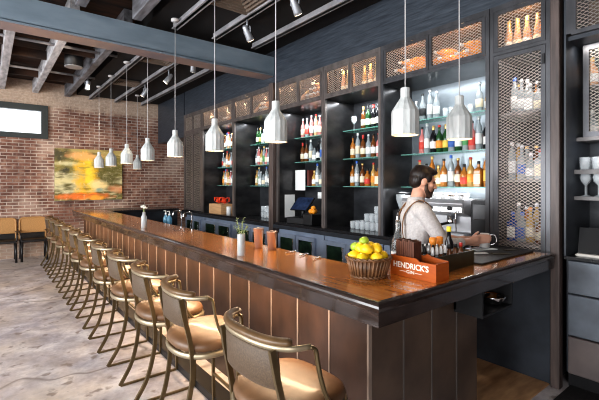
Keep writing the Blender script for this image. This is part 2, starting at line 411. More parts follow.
# ------------------------------------------------------------------ room
ZC = 3.74
struct(B(-6, 5.2, -3, 10.75, -.1, 0).build('floor', M['floor']))
w = MB()                                                            # brick wall with the window opening
WX0, WX1, WZ0, WZ1 = -.75, 1.03, 2.69, 3.35
w.box(-6, WX0, 10.62, 10.9, 0, 4.05); w.box(WX1, 5.2, 10.62, 10.9, 0, 4.05)
w.box(WX0, WX1, 10.62, 10.9, 0, WZ0); w.box(WX0, WX1, 10.62, 10.9, WZ1, 4.05)
struct(w.build('wall_back', M['brick']))
struct(B(4.14, 4.5, -2.75, 8.86, 0, ZC).build('wall_right', M['blackpanel']))
struct(B(-1.6, 4.6, -2.9, -2.75, 0, 3.74).build('wall_light_block', M['brick']))  # unseen wall added to block rear light; its brick gives warm reflections
struct(B(3.575, 4.14, -2.75, 8.80, 3.20, ZC).build('wall_right_upper', M['bluewood']))
struct(B(3.575, 4.4, 8.86, 10.62, 2.70, ZC).build('wall_right_header', M['bluewood']))
struct(B(4.9, 5.2, 8.86, 10.62, 0, ZC).build('wall_right_far', M['brick']))
c = MB(); c.box(-6, 1.70, -3, 10.62, 3.93, 4.02); struct(c.build('ceiling_boards', M['deck']))
c = MB(); c.box(1.66, 5.2, -3, 10.62, 3.74, 3.82); c.box(1.66, 1.72, -3, 10.62, 3.82, 4.02); struct(c.build('ceiling', M['ceiling']))
nm = 1
for x in (-1.55, -.95, -.36, .24, .84, 1.46):
    for y0, y1 in ((-3, 5.12), (5.5, 10.62)):
        struct(B(x - .055, x + .055, y0, y1, 3.66, 3.93).build('trim_%d' % nm, M['joist'] if y0 > 0 and x < 1.2 else M['joistgrey'], bevel=.006)); nm += 1
for y, z in ((6.9, 3.70), (8.6, 3.70)):
    struct(MB().tube([(-2, y, z), (1.66, y, z)], .022, 8).build('trim_%d' % nm, M['rail'])); nm += 1
for x in (1.94, 2.51, 3.15):
    for y0, y1 in ((-3, 5.12), (5.5, 10.62)):
        o = MB(); o.box(x - .018, x + .018, y0, y1, 3.66, 3.74); o.box(x - .04, x + .04, y0, y1, 3.66, 3.672)
        struct(o.build('trim_%d' % nm, M['rail'])); nm += 1
# cross blocking between the far joists
for x0, x1, y in ((-.30, .18, 7.4), (.30, .78, 7.9), (.90, 1.40, 7.3), (.30, .78, 9.3), (.90, 1.4, 9.4), (-.9, -.4, 9.2), (.3, .78, 6.5)):
    struct(B(x0, x1, y - .03, y + .03, 3.72, 3.86).build('trim_%d' % nm, M['deck'])); nm += 1
# steel beam: web plate with flanges
o = MB(); o.box(-6, 3.57, 5.22, 5.24, 3.35, 3.62); o.box(-6, 3.57, 5.17, 5.46, 3.335, 3.36); o.box(-6, 3.57, 5.17, 5.46, 3.61, 3.632)
o.box(-6, 3.57, 5.17, 5.23, 3.352, 3.612)
bm = o.build('trim_%d' % nm, M['beam']); nm += 1; struct(bm)
o = B(-6, 3.57, 5.20, 5.46, 3.329, 3.3355); struct(o.build('trim_%d' % nm, M['beamrust'])); nm += 1
# window
fr = MB(); d0, d1 = 10.57, 10.70; t = .13
fr.box(WX0 - .05, WX1 + .05, d0, d1, WZ1 - .09, WZ1 + .04); fr.box(WX0 - .05, WX1 + .05, d0, d1, WZ0 - .05, WZ0 + .06)
fr.box(WX0 - .05, WX0 + .08, d0, d1, WZ0 + .06, WZ1 - .09); fr.box(WX1 - .08, WX1 + .05, d0, d1, WZ0 + .06, WZ1 - .09)
wf = struct(fr.build('window_1', M['winframe'])); 
B(WX0 + .08, WX1 - .08, 10.64, 10.648, WZ0 + .06, WZ1 - .09).build('window_pane', M['pane'], wf)

# column where bar meets cabinets
struct(B(3.525, 3.60, 1.17, 1.235, 0, 3.2).build('trim_%d' % nm, M['column'], bevel=.006)); nm += 1

# plywood aisle floor and black mat
tag(MB().rbox(2.75, 3.56, 1.25, 8.6, 0, .012).build('plywood_floor_panel', M['ply']), 'stained brown plywood floor panel in the aisle behind the bar', 'floor panel')
tag(MB().rbox(3.0, 4.6, -.6, 1.14, 0.0, .014).build('rubber_floor_mat', M['mat']), 'black ribbed rubber mat on floor in front of the drawers', 'floor mat')

# ------------------------------------------------------------------ bar counter
BX0, BX1, BY0, BY1, BZ = 1.40, 1.96, 1.19, 9.5, 1.07
bar = empty('bar_counter', (0, 0, 0), 'long L-shaped bar with glossy orange wood top and brown panelled front', 'bar counter')
poly = [(BX0 + .03, BY0 + .03), (3.488, BY0 + .03), (3.488, 1.76), (BX1, 1.76), (BX1, BY1 - .02), (BX0 + .03, BY1 - .02)]
MB().prism(poly, BZ - .045, BZ).build('bar_top', M['top'], bar)
def sweep(path, prof, mb):
    """prof: (offset outward, z); path open polyline in plan, outward = left side of travel"""
    P = [Vector((x, y, 0)) for x, y in path]; rs = []
    for i, p in enumerate(P):
        nr = []
        if i > 0: t = (P[i] - P[i - 1]).normalized(); nr.append(Vector((-t.y, t.x, 0)))
        if i < len(P) - 1: t = (P[i + 1] - P[i]).normalized(); nr.append(Vector((-t.y, t.x, 0)))
        nn = sum(nr, Vector()); nn.normalize(); k = 1 / max(.2, nn.dot(nr[0]))
        rs.append([p + nn * (o_ * k) + Vector((0, 0, z)) for o_, z in prof])
    return mb.rings(rs, True)
prof = [(-.034, BZ - .112), (-.034, BZ + .0015), (-.026, BZ + .0045), (-.014, BZ + .004), (-.005, BZ - .002), (.001, BZ - .011), (.003, BZ - .022), (.0, BZ - .036), (-.006, BZ - .042), (-.006, BZ - .112)]
prof = prof[::-1]
nm_ = MB()
sweep([(3.488, BY0), (BX0, BY0), (BX0, BY1), (3.4, BY1)][::-1], [(-a, z) for a, z in prof], nm_)
# orient outward: path travelled far -> near -> right keeps the bar on the left, so offsets are negated
nose = nm_.build('nosing', M['darkwood'], bar); nose['label'] = 'dark rounded wooden edge of the bar top'
# body
FX, FY, EX = 1.58, 1.41, 2.71
body = MB(); body.box(FX + .02, BX1 - .04, FY + .02, BY1 - .15, .0, BZ - .047); body.box(BX1 - .04, EX, FY + .02, 1.70, 0, BZ - .047)
body.build('carcass', M['blackpanel'], bar)
bd = MB()
y = FY + .005
ys = []
while y < BY1 - .25:
    ys.append(y); y1 = min(y + .302, BY1 - .16)
    bd.box(FX, FX + .02, y + .006, y1 - .006, .0, BZ - .10); y = y1
bd.build('front_panel', M['board'], bar)
for yy in ys[1:]:
    B(FX - .004, FX + .015, yy - .0055, yy + .0055, .0, BZ - .10).build('batten', M['batten'], bar)
B(FX - .006, FX + .02, FY - .004, FY + .008, .0, BZ - .10).build('corner_strip', M['batten'], bar)
ed = MB(); xs = []
x = FX + .012
while x < EX - .05:
    xs.append(x); x1 = min(x + .282, EX)
    ed.box(x + .005, x1 - .005, FY, FY + .02, 0, BZ - .047); x = x1
ed.box(EX - .02, EX, FY + .02, 1.70, 0, BZ - .047)
eo = ed.build('end_panel', M['endboard'], bar); eo['label'] = 'dark bronze panel on the near end'
for xx in xs[1:]:
    B(xx - .006, xx + .006, FY - .004, FY + .015, 0, BZ - .047).build('batten', M['endbatten'], bar)
# light strip under the overhang
B(FX - .03, FX - .008, FY + .1, BY1 - .3, BZ - .068, BZ - .056).build('light_strip', M['led'], bar)
# far return
B(BX1, 3.40, 8.72, BY1 - .05, BZ - .05, BZ).build('far_return_top', M['ledge'], bar)
B(BX1 + .02, 3.40, 8.80, BY1 - .1, 0, BZ - .05).build('far_return_front', M['blackpanel'], bar)
# foot rail
fr = MB(); fr.box(1.32, 1.455, 1.30, 9.2, 0, .028); fr.box(1.30, 1.32, 1.30, 9.2, 0, .06)
o = fr.build('foot_rail', M['blackmetal'], bar); o['label'] = 'black steel rail along the floor'
# open cubby under the return
cb = MB(); cb.box(2.40, 2.415, 1.215, 1.405, .80, BZ - .047); cb.box(2.80, 2.815, 1.215, 1.405, .80, BZ - .047); cb.box(2.40, 2.815, 1.215, 1.405, .785, .80); cb.box(2.40, 2.815, 1.39, 1.405, .80, BZ - .047)
cb.build('cubby_shelf', M['black'], bar)
bo = MB(); bo.lathe([(.03, 0), (.05, .004), (.072, .028), (.086, .056), (.0865, .062), (.083, .062), (.078, .052), (.066, .030), (.04, .012), (.004, .010)], 28)
tag(bo.build('metal_bowl', M['chrome'], loc=(2.70, 1.302, .801)), 'shiny steel bowl in the open cubby under the bar end', 'bowl')

# ------------------------------------------------------------------ stools
def make_stool(label, group):
    r = empty('bar_stool', (0, 0, 0), label, 'bar stool', group)
    def plan(k, n=44):
        out = []
        for i in range(n):
            th = 2 * PI * i / n; c_, s_ = math.cos(th), math.sin(th); e = 2 / 2.2 if c_ < 0 else 2 / 3.4
            x = math.copysign(abs(c_) ** e, c_) * (.205 if c_ < 0 else .285); y_ = math.copysign(abs(s_) ** e, s_) * (.262 + (.010 * c_ if c_ > 0 else 0))
            out.append((x * k[0], y_ * k[0], k[1]))
        return out
    m = MB(); m.rings([plan(k) for k in ((.90, .588), (.97, .602), (.99, .621), (.955, .642), (.86, .657), (.6, .667), (.2, .670))], True, True); m.build('seat', M['leather'], r)
    m = MB(); m.rings([plan(k) for k in ((.93, .556), (1.0, .556), (1.02, .564), (1.02, .584), (.99, .592), (.93, .589), (.93, .556))], False, True)
    m.build('seat_rim', M['bronzelight'], r)
    # rear legs run from the back rim past the seat to the floor and sweep outwards
    for s in (-1, 1):
        pts = bez([(-.205, .195 * s, .93), (-.185, .200 * s, .82), (-.158, .206 * s, .70), (-.138, .208 * s, .57), (-.140, .202 * s, .40), (-.190, .190 * s, .18), (-.285, .180 * s, .010)], 6)
        MB().tube(pts, .0105, 4, flat=(.85, 1.25)).build('leg', M['bronze'], r)
        pts = bez([(.175, .20 * s, .575), (.178, .195 * s, .40), (.180, .185 * s, .012)], 5)
        MB().tube(pts, .010, 4).build('leg', M['bronze'], r)
        MB().tube([(-.282, .180 * s, .010), (.175, .185 * s, .010)], .008, 4).build('floor_bar', M['bronze'], r)
    MB().tube([(.174, -.19, .24), (.174, .19, .24)], .008, 4).build('footrest', M['bronze'], r)
    # back
    half = [(-.218, 0), (-.212, .10), (-.188, .185), (-.140, .248), (-.065, .280)]
    path = [(x, -y_) for x, y_ in half[:0:-1]] + half
    P = bez([(x, y_, 0) for x, y_ in path], 4)
    MB().tube([(p.x, p.y, .935) for p in P], .012, 8, flat=(.8, 1.15)).build('back_rim', M['bronzelight'], r)
    roll = [(p.x * .965, p.y * .985, .962) for p in P[2:-4]]
    if True: roll = [(p.x * .965, p.y * .985, .960) for p in P[4:]]
    MB().tube(roll, [.014] + [.020] * (len(roll) - 2) + [.016], 10, flat=(1.2, .9)).build('back_roll', M['leatherdark'], r)
    # arms curve from the rim ends down to the seat
    for s in (-1, 1):
        pts = bez([(-.068, .279 * s, .936), (-.042, .286 * s, .918), (-.034, .290 * s, .87), (-.022, .296 * s, .80), (.005, .298 * s, .72), (.055, .290 * s, .645), (.11, .282 * s, .59), (.135, .276 * s, .572)], 5)
        MB().tube(pts, .012, 6, flat=(1.2, .8)).build('arm', M['bronze'], r)
    # upholstered back pad
    m = MB(); rs = []
    for p in [p for p in P if abs(p.y) < .205]:
        xi, yi = p.x * .945, p.y * .97; xo, yo = p.x * 1.03, p.y * 1.01
        rs.append([(xi + .014, yi, .762), (xi - .004, yi, .754), (xo + .018, yo, .754), (xo + .010, yo, .762), (xo, yo, .915), (xo + .006, yo, .922), (xi - .01, yi, .922), (xi, yi, .915)])
    m.rings(rs, True, True); m.build('back_pad', M['fabric'], r)
    return r
SY = [1.56, 2.48, 3.18, 3.97, 4.75, 5.57, 6.24, 6.97, 7.78, 8.45, 9.15]
SLAB = ['tan leather bar stool with woven back nearest the camera at the bar corner'] + \
       ['tan leather bar stool with bronze frame, %s from the near end of the bar' % ORD[i] for i in range(2, 11)] + \
       ['tan leather bar stool with bronze frame, last one at the far end of the bar']
st0 = make_stool(SLAB[0], 'bar stools along the bar front')
for i, y in enumerate(SY):
    rz = [.06, -.03, .0, .02, -.02, .03, 0, -.03, .02, 0, .03][i]
    p = (1.115, y, 0)
    if i == 0: st0.location = p; st0.rotation_euler = (0, 0, rz)
    else: dup(st0, p, SLAB[i], rz)

# ------------------------------------------------------------------ pendant lamps
def make_pendant(label):
    r = empty('pendant_lamp', (0, 0, 0), label, 'pendant lamp', 'white ribbed pendant lamps above the bar')
    m = MB(); m.lathe([(.020, .335), (.030, .335), (.033, .33), (.033, .272), (.036, .262), (.060, .225), (.086, .185), (.094, .17), (.096, .15), (.096, .012), (.098, .0), (.092, .0), (.090, .02), (.088, .15), (.078, .18), (.03, .255), (.012, .26)], 28, flute=.04, smooth=False)
    m.build('lamp_shade', M['ceramic'], r)
    MB().lathe([(.010, .27), (.012, .12), (.028, .10), (.036, .065), (.028, .035), (.006, .022)], 14).build('bulb', M['bulb'], r)
    MB().tube([(0, 0, .33), (0, 0, ZC - 1.96 - .06)], .0038, 8).build('cord', M['cord'], r)
    MB().lathe([(.05, ZC - 1.96 - .07), (.05, ZC - 1.96 - .046), (.045, ZC - 1.96 - .042)], 20).build('ceiling_rose', M['cord'], r)
    return r
PEND = [(1.86, 2.67), (1.86, 3.78), (1.86, 4.89), (1.86, 5.98), (1.86, 7.1), (1.86, 8.19), (1.86, 9.23)]
PL = ['first and nearest white ribbed pendant lamp above the long run of the bar'] + ['%s white ribbed pendant lamp from the near end above the long bar' % ORD[i] for i in range(2, 7)] + ['farthest grey-white ribbed pendant lamp in front of the painting']
pd = make_pendant(PL[0]); pd.location = (1.86, 2.67, 1.965)
pend_all = [(1.86, 2.67)]
def pen(x, y, lab):
    pend_all.append((x, y)); return dup(pd, (x, y, 1.965), lab, rz=random.random())
for i, (x, y) in enumerate(PEND[1:], 1): pen(x, y, PL[i])
pen(2.32, 1.73, 'big ribbed pendant lamp directly left of the bartender, over the bar end')
pen(2.86, 1.63, 'ribbed pendant lamp above and right of the bartender, over the bar end')
pen(2.75, 9.6, 'small ribbed pendant lamp hanging lower over the far return by brick wall')

# ------------------------------------------------------------------ bottles
def bottle_mesh(kind):
    m = MB(); n = 14
    P = {'round': ([(.030, 0), (.036, .004), (.037, .17), (.034, .19), (.016, .225), (.0135, .235), (.0135, .285), (.015, .287), (.015, .296), (.010, .297)], (.05, .135), (.285, .31)),
         'wine': ([(.032, 0), (.037, .004), (.037, .18), (.030, .21), (.015, .24), (.0135, .25), (.0135, .305), (.010, .306)], (.05, .13), (.26, .312)),
         'squat': ([(.036, 0), (.041, .004), (.042, .12), (.036, .15), (.018, .175), (.015, .185), (.015, .215), (.010, .217)], (.03, .10), (.205, .24)),
         'tall': ([(.028, 0), (.032, .004), (.033, .22), (.028, .245), (.014, .28), (.0125, .29), (.0125, .325), (.009, .326)], (.06, .17), (.31, .345)),
         'square': ([(.036, 0), (.042, .004), (.042, .165), (.036, .18), (.016, .20), (.0145, .21), (.0145, .245), (.010, .246)], (.03, .13), (.235, .265)),
         'champ': ([(.032, 0), (.036, .004), (.0365, .13), (.030, .19), (.018, .24), (.0155, .27), (.0155, .305), (.010, .306)], (.05, .12), (.225, .318))}[kind]
    prof, lb, cp = P
    nn = 4 if kind == 'square' else n
    if kind == 'square':
        rs = []
        for r_, z in prof:
            q = r_ * .28 if r_ > .025 else r_ * .58
            rs.append([(r_ - q, -r_, z), (r_, -r_ + q, z), (r_, r_ - q, z), (r_ - q, r_, z), (-r_ + q, r_, z), (-r_, r_ - q, z), (-r_, -r_ + q, z), (-r_ + q, -r_, z)])
        m.rings(rs, True, False)
    else: m.lathe(prof, n)
    rmax = max(r_ for r_, z in prof) + .0008
    l = MB()
    if kind == 'square': l.box(-rmax, rmax, -rmax * .8, rmax * .8, lb[0], lb[1])
    else:
        l.lathe([(rmax - .002, lb[0]), (rmax, lb[0] + .001), (rmax, lb[1] - .001), (rmax - .002, lb[1])], n)
    cr = .0165 if kind != 'champ' else .0175
    c = MB().lathe([(cr * .9, cp[0]), (cr, cp[0] + .003), (cr, cp[1] - .004), (cr * .7, cp[1])], 10)
    return m, l, c, cp[1], rmax
SHAPES = {k: bottle_mesh(k) for k in ('round', 'wine', 'squat', 'tall', 'square', 'champ')}
PROTO = {}
def bottle(kind, glass, lab, cap, loc, label, group, rot=(0, 0, 0), cat='bottle'):
    key = (kind, glass, lab, cap)
    if key in PROTO: return dup(PROTO[key], loc, label, group=group, rot=rot)
    m, l, c, h, r_ = SHAPES[kind]
    o = m.build('liquor_bottle', BOT[glass]); tag(o, label, cat, group); o.location = loc; o.rotation_euler = rot
    l.build('bottle_label', LAB[lab], o); c.build('bottle_cap', CAP[cap], o)
    PROTO[key] = o; return o
# palettes by shelf character
MIX = [('round', 'clear', 'white', 'silver'), ('tall', 'clear', 'cream', 'white'), ('round', 'amber', 'cream', 'black'), ('wine', 'dark green', 'yellow', 'gold'),
       ('squat', 'golden', 'white', 'gold'), ('round', 'brown', 'white', 'black'), ('tall', 'clear', 'blue', 'silver'), ('square', 'golden', 'black', 'black'),
       ('round', 'pink', 'white', 'red'), ('wine', 'brown', 'cream', 'red'), ('squat', 'clear', 'white', 'black'), ('tall', 'amber', 'orange', 'gold')]
AMB = [('round', 'amber', 'white', 'black'), ('squat', 'golden', 'cream', 'gold'), ('tall', 'amber', 'yellow', 'gold'), ('square', 'amber', 'cream', 'black'),
       ('round', 'golden', 'orange', 'red'), ('squat', 'amber', 'red', 'black'), ('round', 'brown', 'cream', 'gold'), ('tall', 'clear', 'white', 'blue')]
DRK = [('wine', 'black', 'white', 'black'), ('wine', 'black', 'cream', 'red'), ('wine', 'dark green', 'white', 'black'), ('wine', 'brown', 'cream', 'gold')]
PNK = [('tall', 'pink', 'white', 'silver'), ('round', 'clear', 'red', 'silver'), ('round', 'pink', 'cream', 'white'), ('tall', 'rose', 'white', 'red')]
CLR = [('round', 'clear', 'white', 'silver'), ('tall', 'clear', 'white', 'blue'), ('squat', 'clear', 'cream', 'black'), ('square', 'clear', 'white', 'silver'), ('tall', 'clear', 'green', 'gold'), ('round', 'golden', 'cream', 'black')]
GRN = [('wine', 'dark green', 'yellow', 'gold'), ('round', 'dark green', 'orange', 'red'), ('wine', 'black', 'white', 'gold'), ('tall', 'clear', 'white', 'silver'), ('round', 'pink', 'red', 'black'), ('tall', 'clear', 'green', 'white'), ('wine', 'dark green', 'white', 'black'), ('round', 'clear', 'blue', 'silver')]
KSH = {'round': 'round', 'wine': 'slim', 'squat': 'squat', 'tall': 'tall', 'square': 'square', 'champ': 'bulbous'}
def row(pal, x, y0, y1, z, n, where, group, front=None, jit=.012, start=0):
    """a row of bottles from low Y (right in the photo) to high Y (left)"""
    for i in range(n):
        y = y0 + (y1 - y0) * (i + .5) / n + random.uniform(-jit, jit) * .3
        k, g, l, c = pal[(i + start) % len(pal)]
        lab = '%s %s bottle, %s label, %s from right %s' % (KSH[k], g, l, ORD[i + 1], where)
        bottle(k, g, l, c, (x + random.uniform(-jit, jit), y, z), lab, group, rot=(0, 0, random.random() if k != 'square' else 0))

# ------------------------------------------------------------------ wall shelving
CX, CB = 3.55, 4.12                       # cabinet front plane, inner back
Z0, ZB, ZT, ZTOP = 1.03, 2.79, 3.15, 3.20   # ledge top, bottom of upper boxes, top of boxes, cabinet top
SH = (1.59, 1.972, 2.36)                  # glass shelf heights
def wire_mesh(mb, y0, y1, z0, z1, x, pw=.046, ph=.028, t=.0017, axis='y'):
    W, H = y1 - y0, z1 - z0; k = ph / pw
    n = int((W + H / k) / pw) + 1
    for s in (1, -1):
        for i in range(n):
            a = -H / k + i * pw        # line z = (u-a)*k
            u0 = max(0, a); u1 = min(W, a + H / k)
            if u1 - u0 < .004: continue
            za, zb = (u0 - a) * k, (u1 - a) * k
            pa, pb = (u0, za), (u1, zb)
            if s < 0: pa, pb = (W - u0, za), (W - u1, zb)
            mb.tube([(x, y0 + pa[0], z0 + pa[1]), (x, y0 + pb[0], z0 + pb[1])], t, 4)
def mesh_door(parent, y0, y1, z0, z1, x=CX, fw=.032, pw=.046, ph=.028, t=.0020, handle=False, wm='wire', fm='frame'):
    f = MB(); f.box(x, x + .03, y0, y0 + fw, z0, z1); f.box(x, x + .03, y1 - fw, y1, z0, z1)
    f.box(x, x + .03, y0 + fw, y1 - fw, z0, z0 + fw); f.box(x, x + .03, y0 + fw, y1 - fw, z1 - fw, z1)
    d = f.build('mesh_door', M[fm], parent)
    g = MB(); wire_mesh(g, y0 + fw * .8, y1 - fw * .8, z0 + fw * .8, z1 - fw * .8, x + .016, pw, ph, t); g.build('wire_mesh', M[wm], d)
    return d
def shelving(name, y0, y1, label, back='cabin', shelves=SH, doors=2, post0=.035, post1=.035, xs=3.90, fm='frame'):
    r = empty(name, (0, 0, 0), label, 'shelving unit', 'tall back bar shelving bays')
    s = MB(); s.box(CX + .0, CX + .035, y0, y0 + post0, Z0, ZTOP); s.box(CX, CX + .035, y1 - post1, y1, Z0, ZTOP)
    s.box(CX, CX + .035, y0 + post0, y1 - post1, ZT, ZTOP); s.box(CX, CX + .035, y0 + post0, y1 - post1, ZB - .03, ZB)
    s.build('face_frame', M[fm], r)
    for a in (y0, y1 - .012): B(CX + .035, CB, a, a + .012, Z0, ZTOP - .01).build('side_panel', M['cabside'], r)
    B(CB, CB + .015, y0, y1, Z0, ZTOP - .01).build('back_panel', M[back], r)
    B(CX + .035, CB, y0 + .012, y1 - .012, ZB - .03, ZB).build('box_floor', M['cabside'], r)
    B(CB - .012, CB, y0 + .012, y1 - .012, ZB, ZTOP - .02).build('box_back', M['boxlining'], r)
    B(CX + .035, CB, y0 + .012, y1 - .012, ZTOP - .02, ZTOP - .01).build('top_panel', M['boxlining'], r)
    for z in shelves: B(xs, CB - .001, y0 + .014, y1 - .014, z - .012, z).build('shelf', M['shelfglass'], r)
    a, b = y0 + post0 + .002, y1 - post1 - .002
    for i in range(doors):
        mesh_door(r, a + (b - a) * i / doors + .002, a + (b - a) * (i + 1) / doors - .002, ZB + .002, ZT - .002, fm=fm)
    return r
bayB = shelving('shelving_bay', 1.735, 2.985, 'wide shelving bay behind the bartender with bright steel back', 'steelback', fm='framegrey')
bayC = shelving('shelving_bay', 2.99, 3.975, 'dark shelving bay directly left of the bartender, tumblers at its base')
bayD = shelving('shelving_bay', 3.98, 5.08, 'dark shelving bay holding the till screen and papers')
bayE = shelving('shelving_bay', 5.20, 6.46, 'dark shelving bay left of the wide double post')
bayF = shelving('shelving_bay', 6.465, 7.815, 'far shelving bay with pale wooden crate on its counter')
struct(B(CX - .068, CX + .05, 5.082, 5.198, 0, ZTOP).build('trim_%d' % nm, M['column'], bevel=.005)); nm += 1
# far cabinet with full height mesh doors
bayG = shelving('mesh_cabinet', 7.82, 8.80, 'farthest cabinet with tall twin mesh doors beside the brick wall')
bayG['category'] = 'cabinet'
for i in range(2): mesh_door(bayG, 7.857 + .4525 * i, 7.857 + .4525 * (i + 1) - .004, Z0 + .01, ZB - .034, fw=.05, pw=.06, ph=.038, t=.0017)
# near tall mesh cabinet
bayA = shelving('mesh_cabinet', 1.24, 1.73, 'tall cabinet with full height mesh door right of the bartender', shelves=(), doors=1, fm='framegrey', back='black')
bayA['category'] = 'cabinet'
dA = mesh_door(bayA, 1.278, 1.692, Z0 + .008, ZB - .034, fw=.035, t=.0019, wm='wirelight', fm='framegrey')
MB().box(CX - .012, CX + .004, 1.283, 1.300, 2.60, 2.68).build('hinge', M['blackmetal'], dA)
for z in (1.10, 1.66, 2.25): B(3.62, CB - .001, 1.255, 1.715, z - .02, z).build('shelf', M['woodshelf'], bayA)
# lower carcass of near cabinet and ledge and fridges
tag(B(3.56, 4.12, 1.24, 1.86, .0, .985).build('base_cabinet', M['blackpanel'], bevel=.004), 'plain blue-black base cabinet under the tall mesh cabinet', 'cabinet')
ld = empty('back_counter', (0, 0, 0), 'black counter running under all the wall shelving', 'counter')
B(3.505, 4.12, 1.24, 8.80, .99, Z0 - .001).build('worktop', M['ledge'], ld)
B(3.49, 3.515, 1.24, 8.80, .94, .992).build('fascia', M['blackpanel'], ld)
FR = [(1.90, 2.98, 'behind the bartender'), (3.0, 4.0, 'under the tumblers bay'), (4.02, 5.07, 'under the till bay'), (5.21, 6.42, 'left of the wide double post'), (6.45, 7.75, 'under the wooden crate bay'), (7.8, 8.75, 'at the far end by the brick wall')]
for i, (a, b, wh) in enumerate(FR):
    r = empty('bar_fridge', (0, 0, 0), 'blue-grey steel bar fridge with two glass doors ' + wh, 'fridge', 'under counter fridges')
    B(3.60, 4.10, a, b, .02, .935).build('cabinet_body', M['fridgesteel'], r)
    mid = (a + b) / 2
    for y0, y1 in ((a + .16, mid + .06), (mid + .07, b - .01)):
        f = MB(); x = 3.565; q = .055
        f.box(x, x + .034, y0, y0 + q, .10, .86); f.box(x, x + .034, y1 - q, y1, .10, .86); f.box(x, x + .034, y0 + q, y1 - q, .10, .10 + q); f.box(x, x + .034, y0 + q, y1 - q, .86 - q, .86)
        d = f.build('door', M['fridgesteel'], r)
        B(x + .012, x + .02, y0 + q, y1 - q, .10 + q, .86 - q).build('pane', M['fridgeglass'], d)
        MB().tube([(x, y0 + .03, .55), (x - .03, y0 + .03, .55), (x - .03, y0 + .03, .80), (x, y0 + .03, .80)], .007, 6).build('handle', M['chrome'], d)
# bottles in the bays ------------------------------------------------
W = {'B': "in bartender's bay", 'C': 'in bay left of bartender', 'D': 'in till bay', 'E': 'in bay beyond double post', 'F': 'in wooden crate bay'}
XB = 4.0
def srow(bay, lv, pal, y0, y1, n, start=0, x=XB):
    nmn = ('bottom', 'middle', 'top')[lv]
    row(pal, x, y0, y1, SH[lv] + .001, n, '%s shelf %s' % (nmn, W[bay]), 'bottles on the %s shelf %s' % (nmn, W[bay]), start=start)
srow('B', 0, AMB, 1.78, 2.80, 13, x=3.985); srow('B', 1, GRN, 1.78, 2.78, 13, x=3.985)
row([('tall', 'clear', 'red', 'red'), ('squat', 'golden', 'white', 'black'), ('round', 'clear', 'cream', 'silver')], 3.985, 1.80, 2.10, SH[2] + .001, 3, "at right of bartender's top shelf", "bottles on the top shelf in bartender's bay")
row([('round', 'clear', 'white', 'white'), ('tall', 'clear', 'white', 'silver'), ('round', 'clear', 'black', 'black'), ('squat', 'clear', 'white', 'silver')], 3.985, 2.50, 2.86, SH[2] + .001, 4, "at left of bartender's top shelf", "bottles on the top shelf in bartender's bay")
srow('C', 2, DRK, 3.36, 3.72, 4); srow('C', 1, [MIX[2], MIX[8], MIX[5], MIX[0], MIX[9], MIX[1]], 3.25, 3.90, 7); srow('C', 0, AMB, 3.15, 3.92, 8, 1)
srow('D', 2, PNK, 4.30, 5.02, 7); srow('D', 1, [MIX[1], MIX[5], MIX[9], MIX[6], DRK[0], MIX[10]], 4.18, 5.02, 9); srow('D', 0, [MIX[4], MIX[6], MIX[0], PNK[0], CLR[2], CLR[1]], 4.15, 4.73, 7)
srow('E', 2, [DRK[2], MIX[1], CLR[3], GRN[0]], 5.50, 6.38, 9); srow('E', 1, [PNK[0], CLR[0], PNK[2], CLR[4], CLR[5]], 5.42, 6.40, 12); srow('E', 0, CLR, 5.42, 6.40, 12)
srow('F', 2, [CLR[0], PNK[3], CLR[1], AMB[6]], 6.68, 7.74, 13); srow('F', 1, [PNK[3], CLR[2], PNK[1], CLR[0], AMB[0]], 6.68, 7.74, 13); srow('F', 0, [AMB[4], CLR[0], PNK[2], CLR[5], PNK[3], CLR[1]], 6.68, 7.74, 13)
CW = 'in tall mesh cabinet'
for z, nmn, stt in ((2.251, 'top', 0), (1.661, 'middle', 2), (1.101, 'bottom', 4)):
    row([('round', 'clear', 'cream', 'gold'), ('tall', 'golden', 'white', 'silver'), ('round', 'amber', 'white', 'silver'), ('tall', 'clear', 'white', 'white'), ('round', 'brown', 'cream', 'gold')], 3.94, 1.29, 1.69, z, 5, 'rear of %s shelf ' % nmn + CW, 'bottles ' + CW, start=stt)
row(CLR[:4], 3.80, 1.32, 1.66, 2.251, 5, 'top shelf ' + CW, 'bottles ' + CW, start=1)
row([('square', 'golden', 'cream', 'red'), ('square', 'clear', 'cream', 'red'), ('squat', 'clear', 'white', 'silver'), ('round', 'clear', 'blue', 'silver'), ('tall', 'clear', 'white', 'white')], 3.80, 1.29, 1.68, 1.661, 5, 'middle shelf ' + CW, 'bottles ' + CW)
row([('tall', 'clear', 'cream', 'silver'), ('squat', 'brown', 'cream', 'black'), ('round', 'golden', 'cream', 'orange'), ('square', 'clear', 'blue', 'blue'), ('square', 'blue', 'white', 'blue')], 3.80, 1.29, 1.68, 1.101, 5, 'bottom shelf ' + CW, 'bottles ' + CW)
row([('champ', 'rose', 'white', 'gold'), ('champ', 'rose', 'cream', 'gold')], 3.74, 1.29, 1.69, ZB + .001, 5, 'in upper box of tall cabinet', 'gold topped bottles in the upper mesh box of the tall cabinet', start=0)
row([('champ', 'rose', 'cream', 'gold'), ('champ', 'golden', 'cream', 'gold')], 3.72, 3.05, 3.44, ZB + .001, 4, 'in upper right box left of bartender', 'gold topped bottles in the upper boxes left of the bartender')
row([('champ', 'rose', 'cream', 'gold'), ('champ', 'golden', 'cream', 'gold')], 3.70, 3.52, 3.78, ZB + .001, 3, 'in upper left box left of bartender', 'gold topped bottles in the upper boxes left of the bartender')
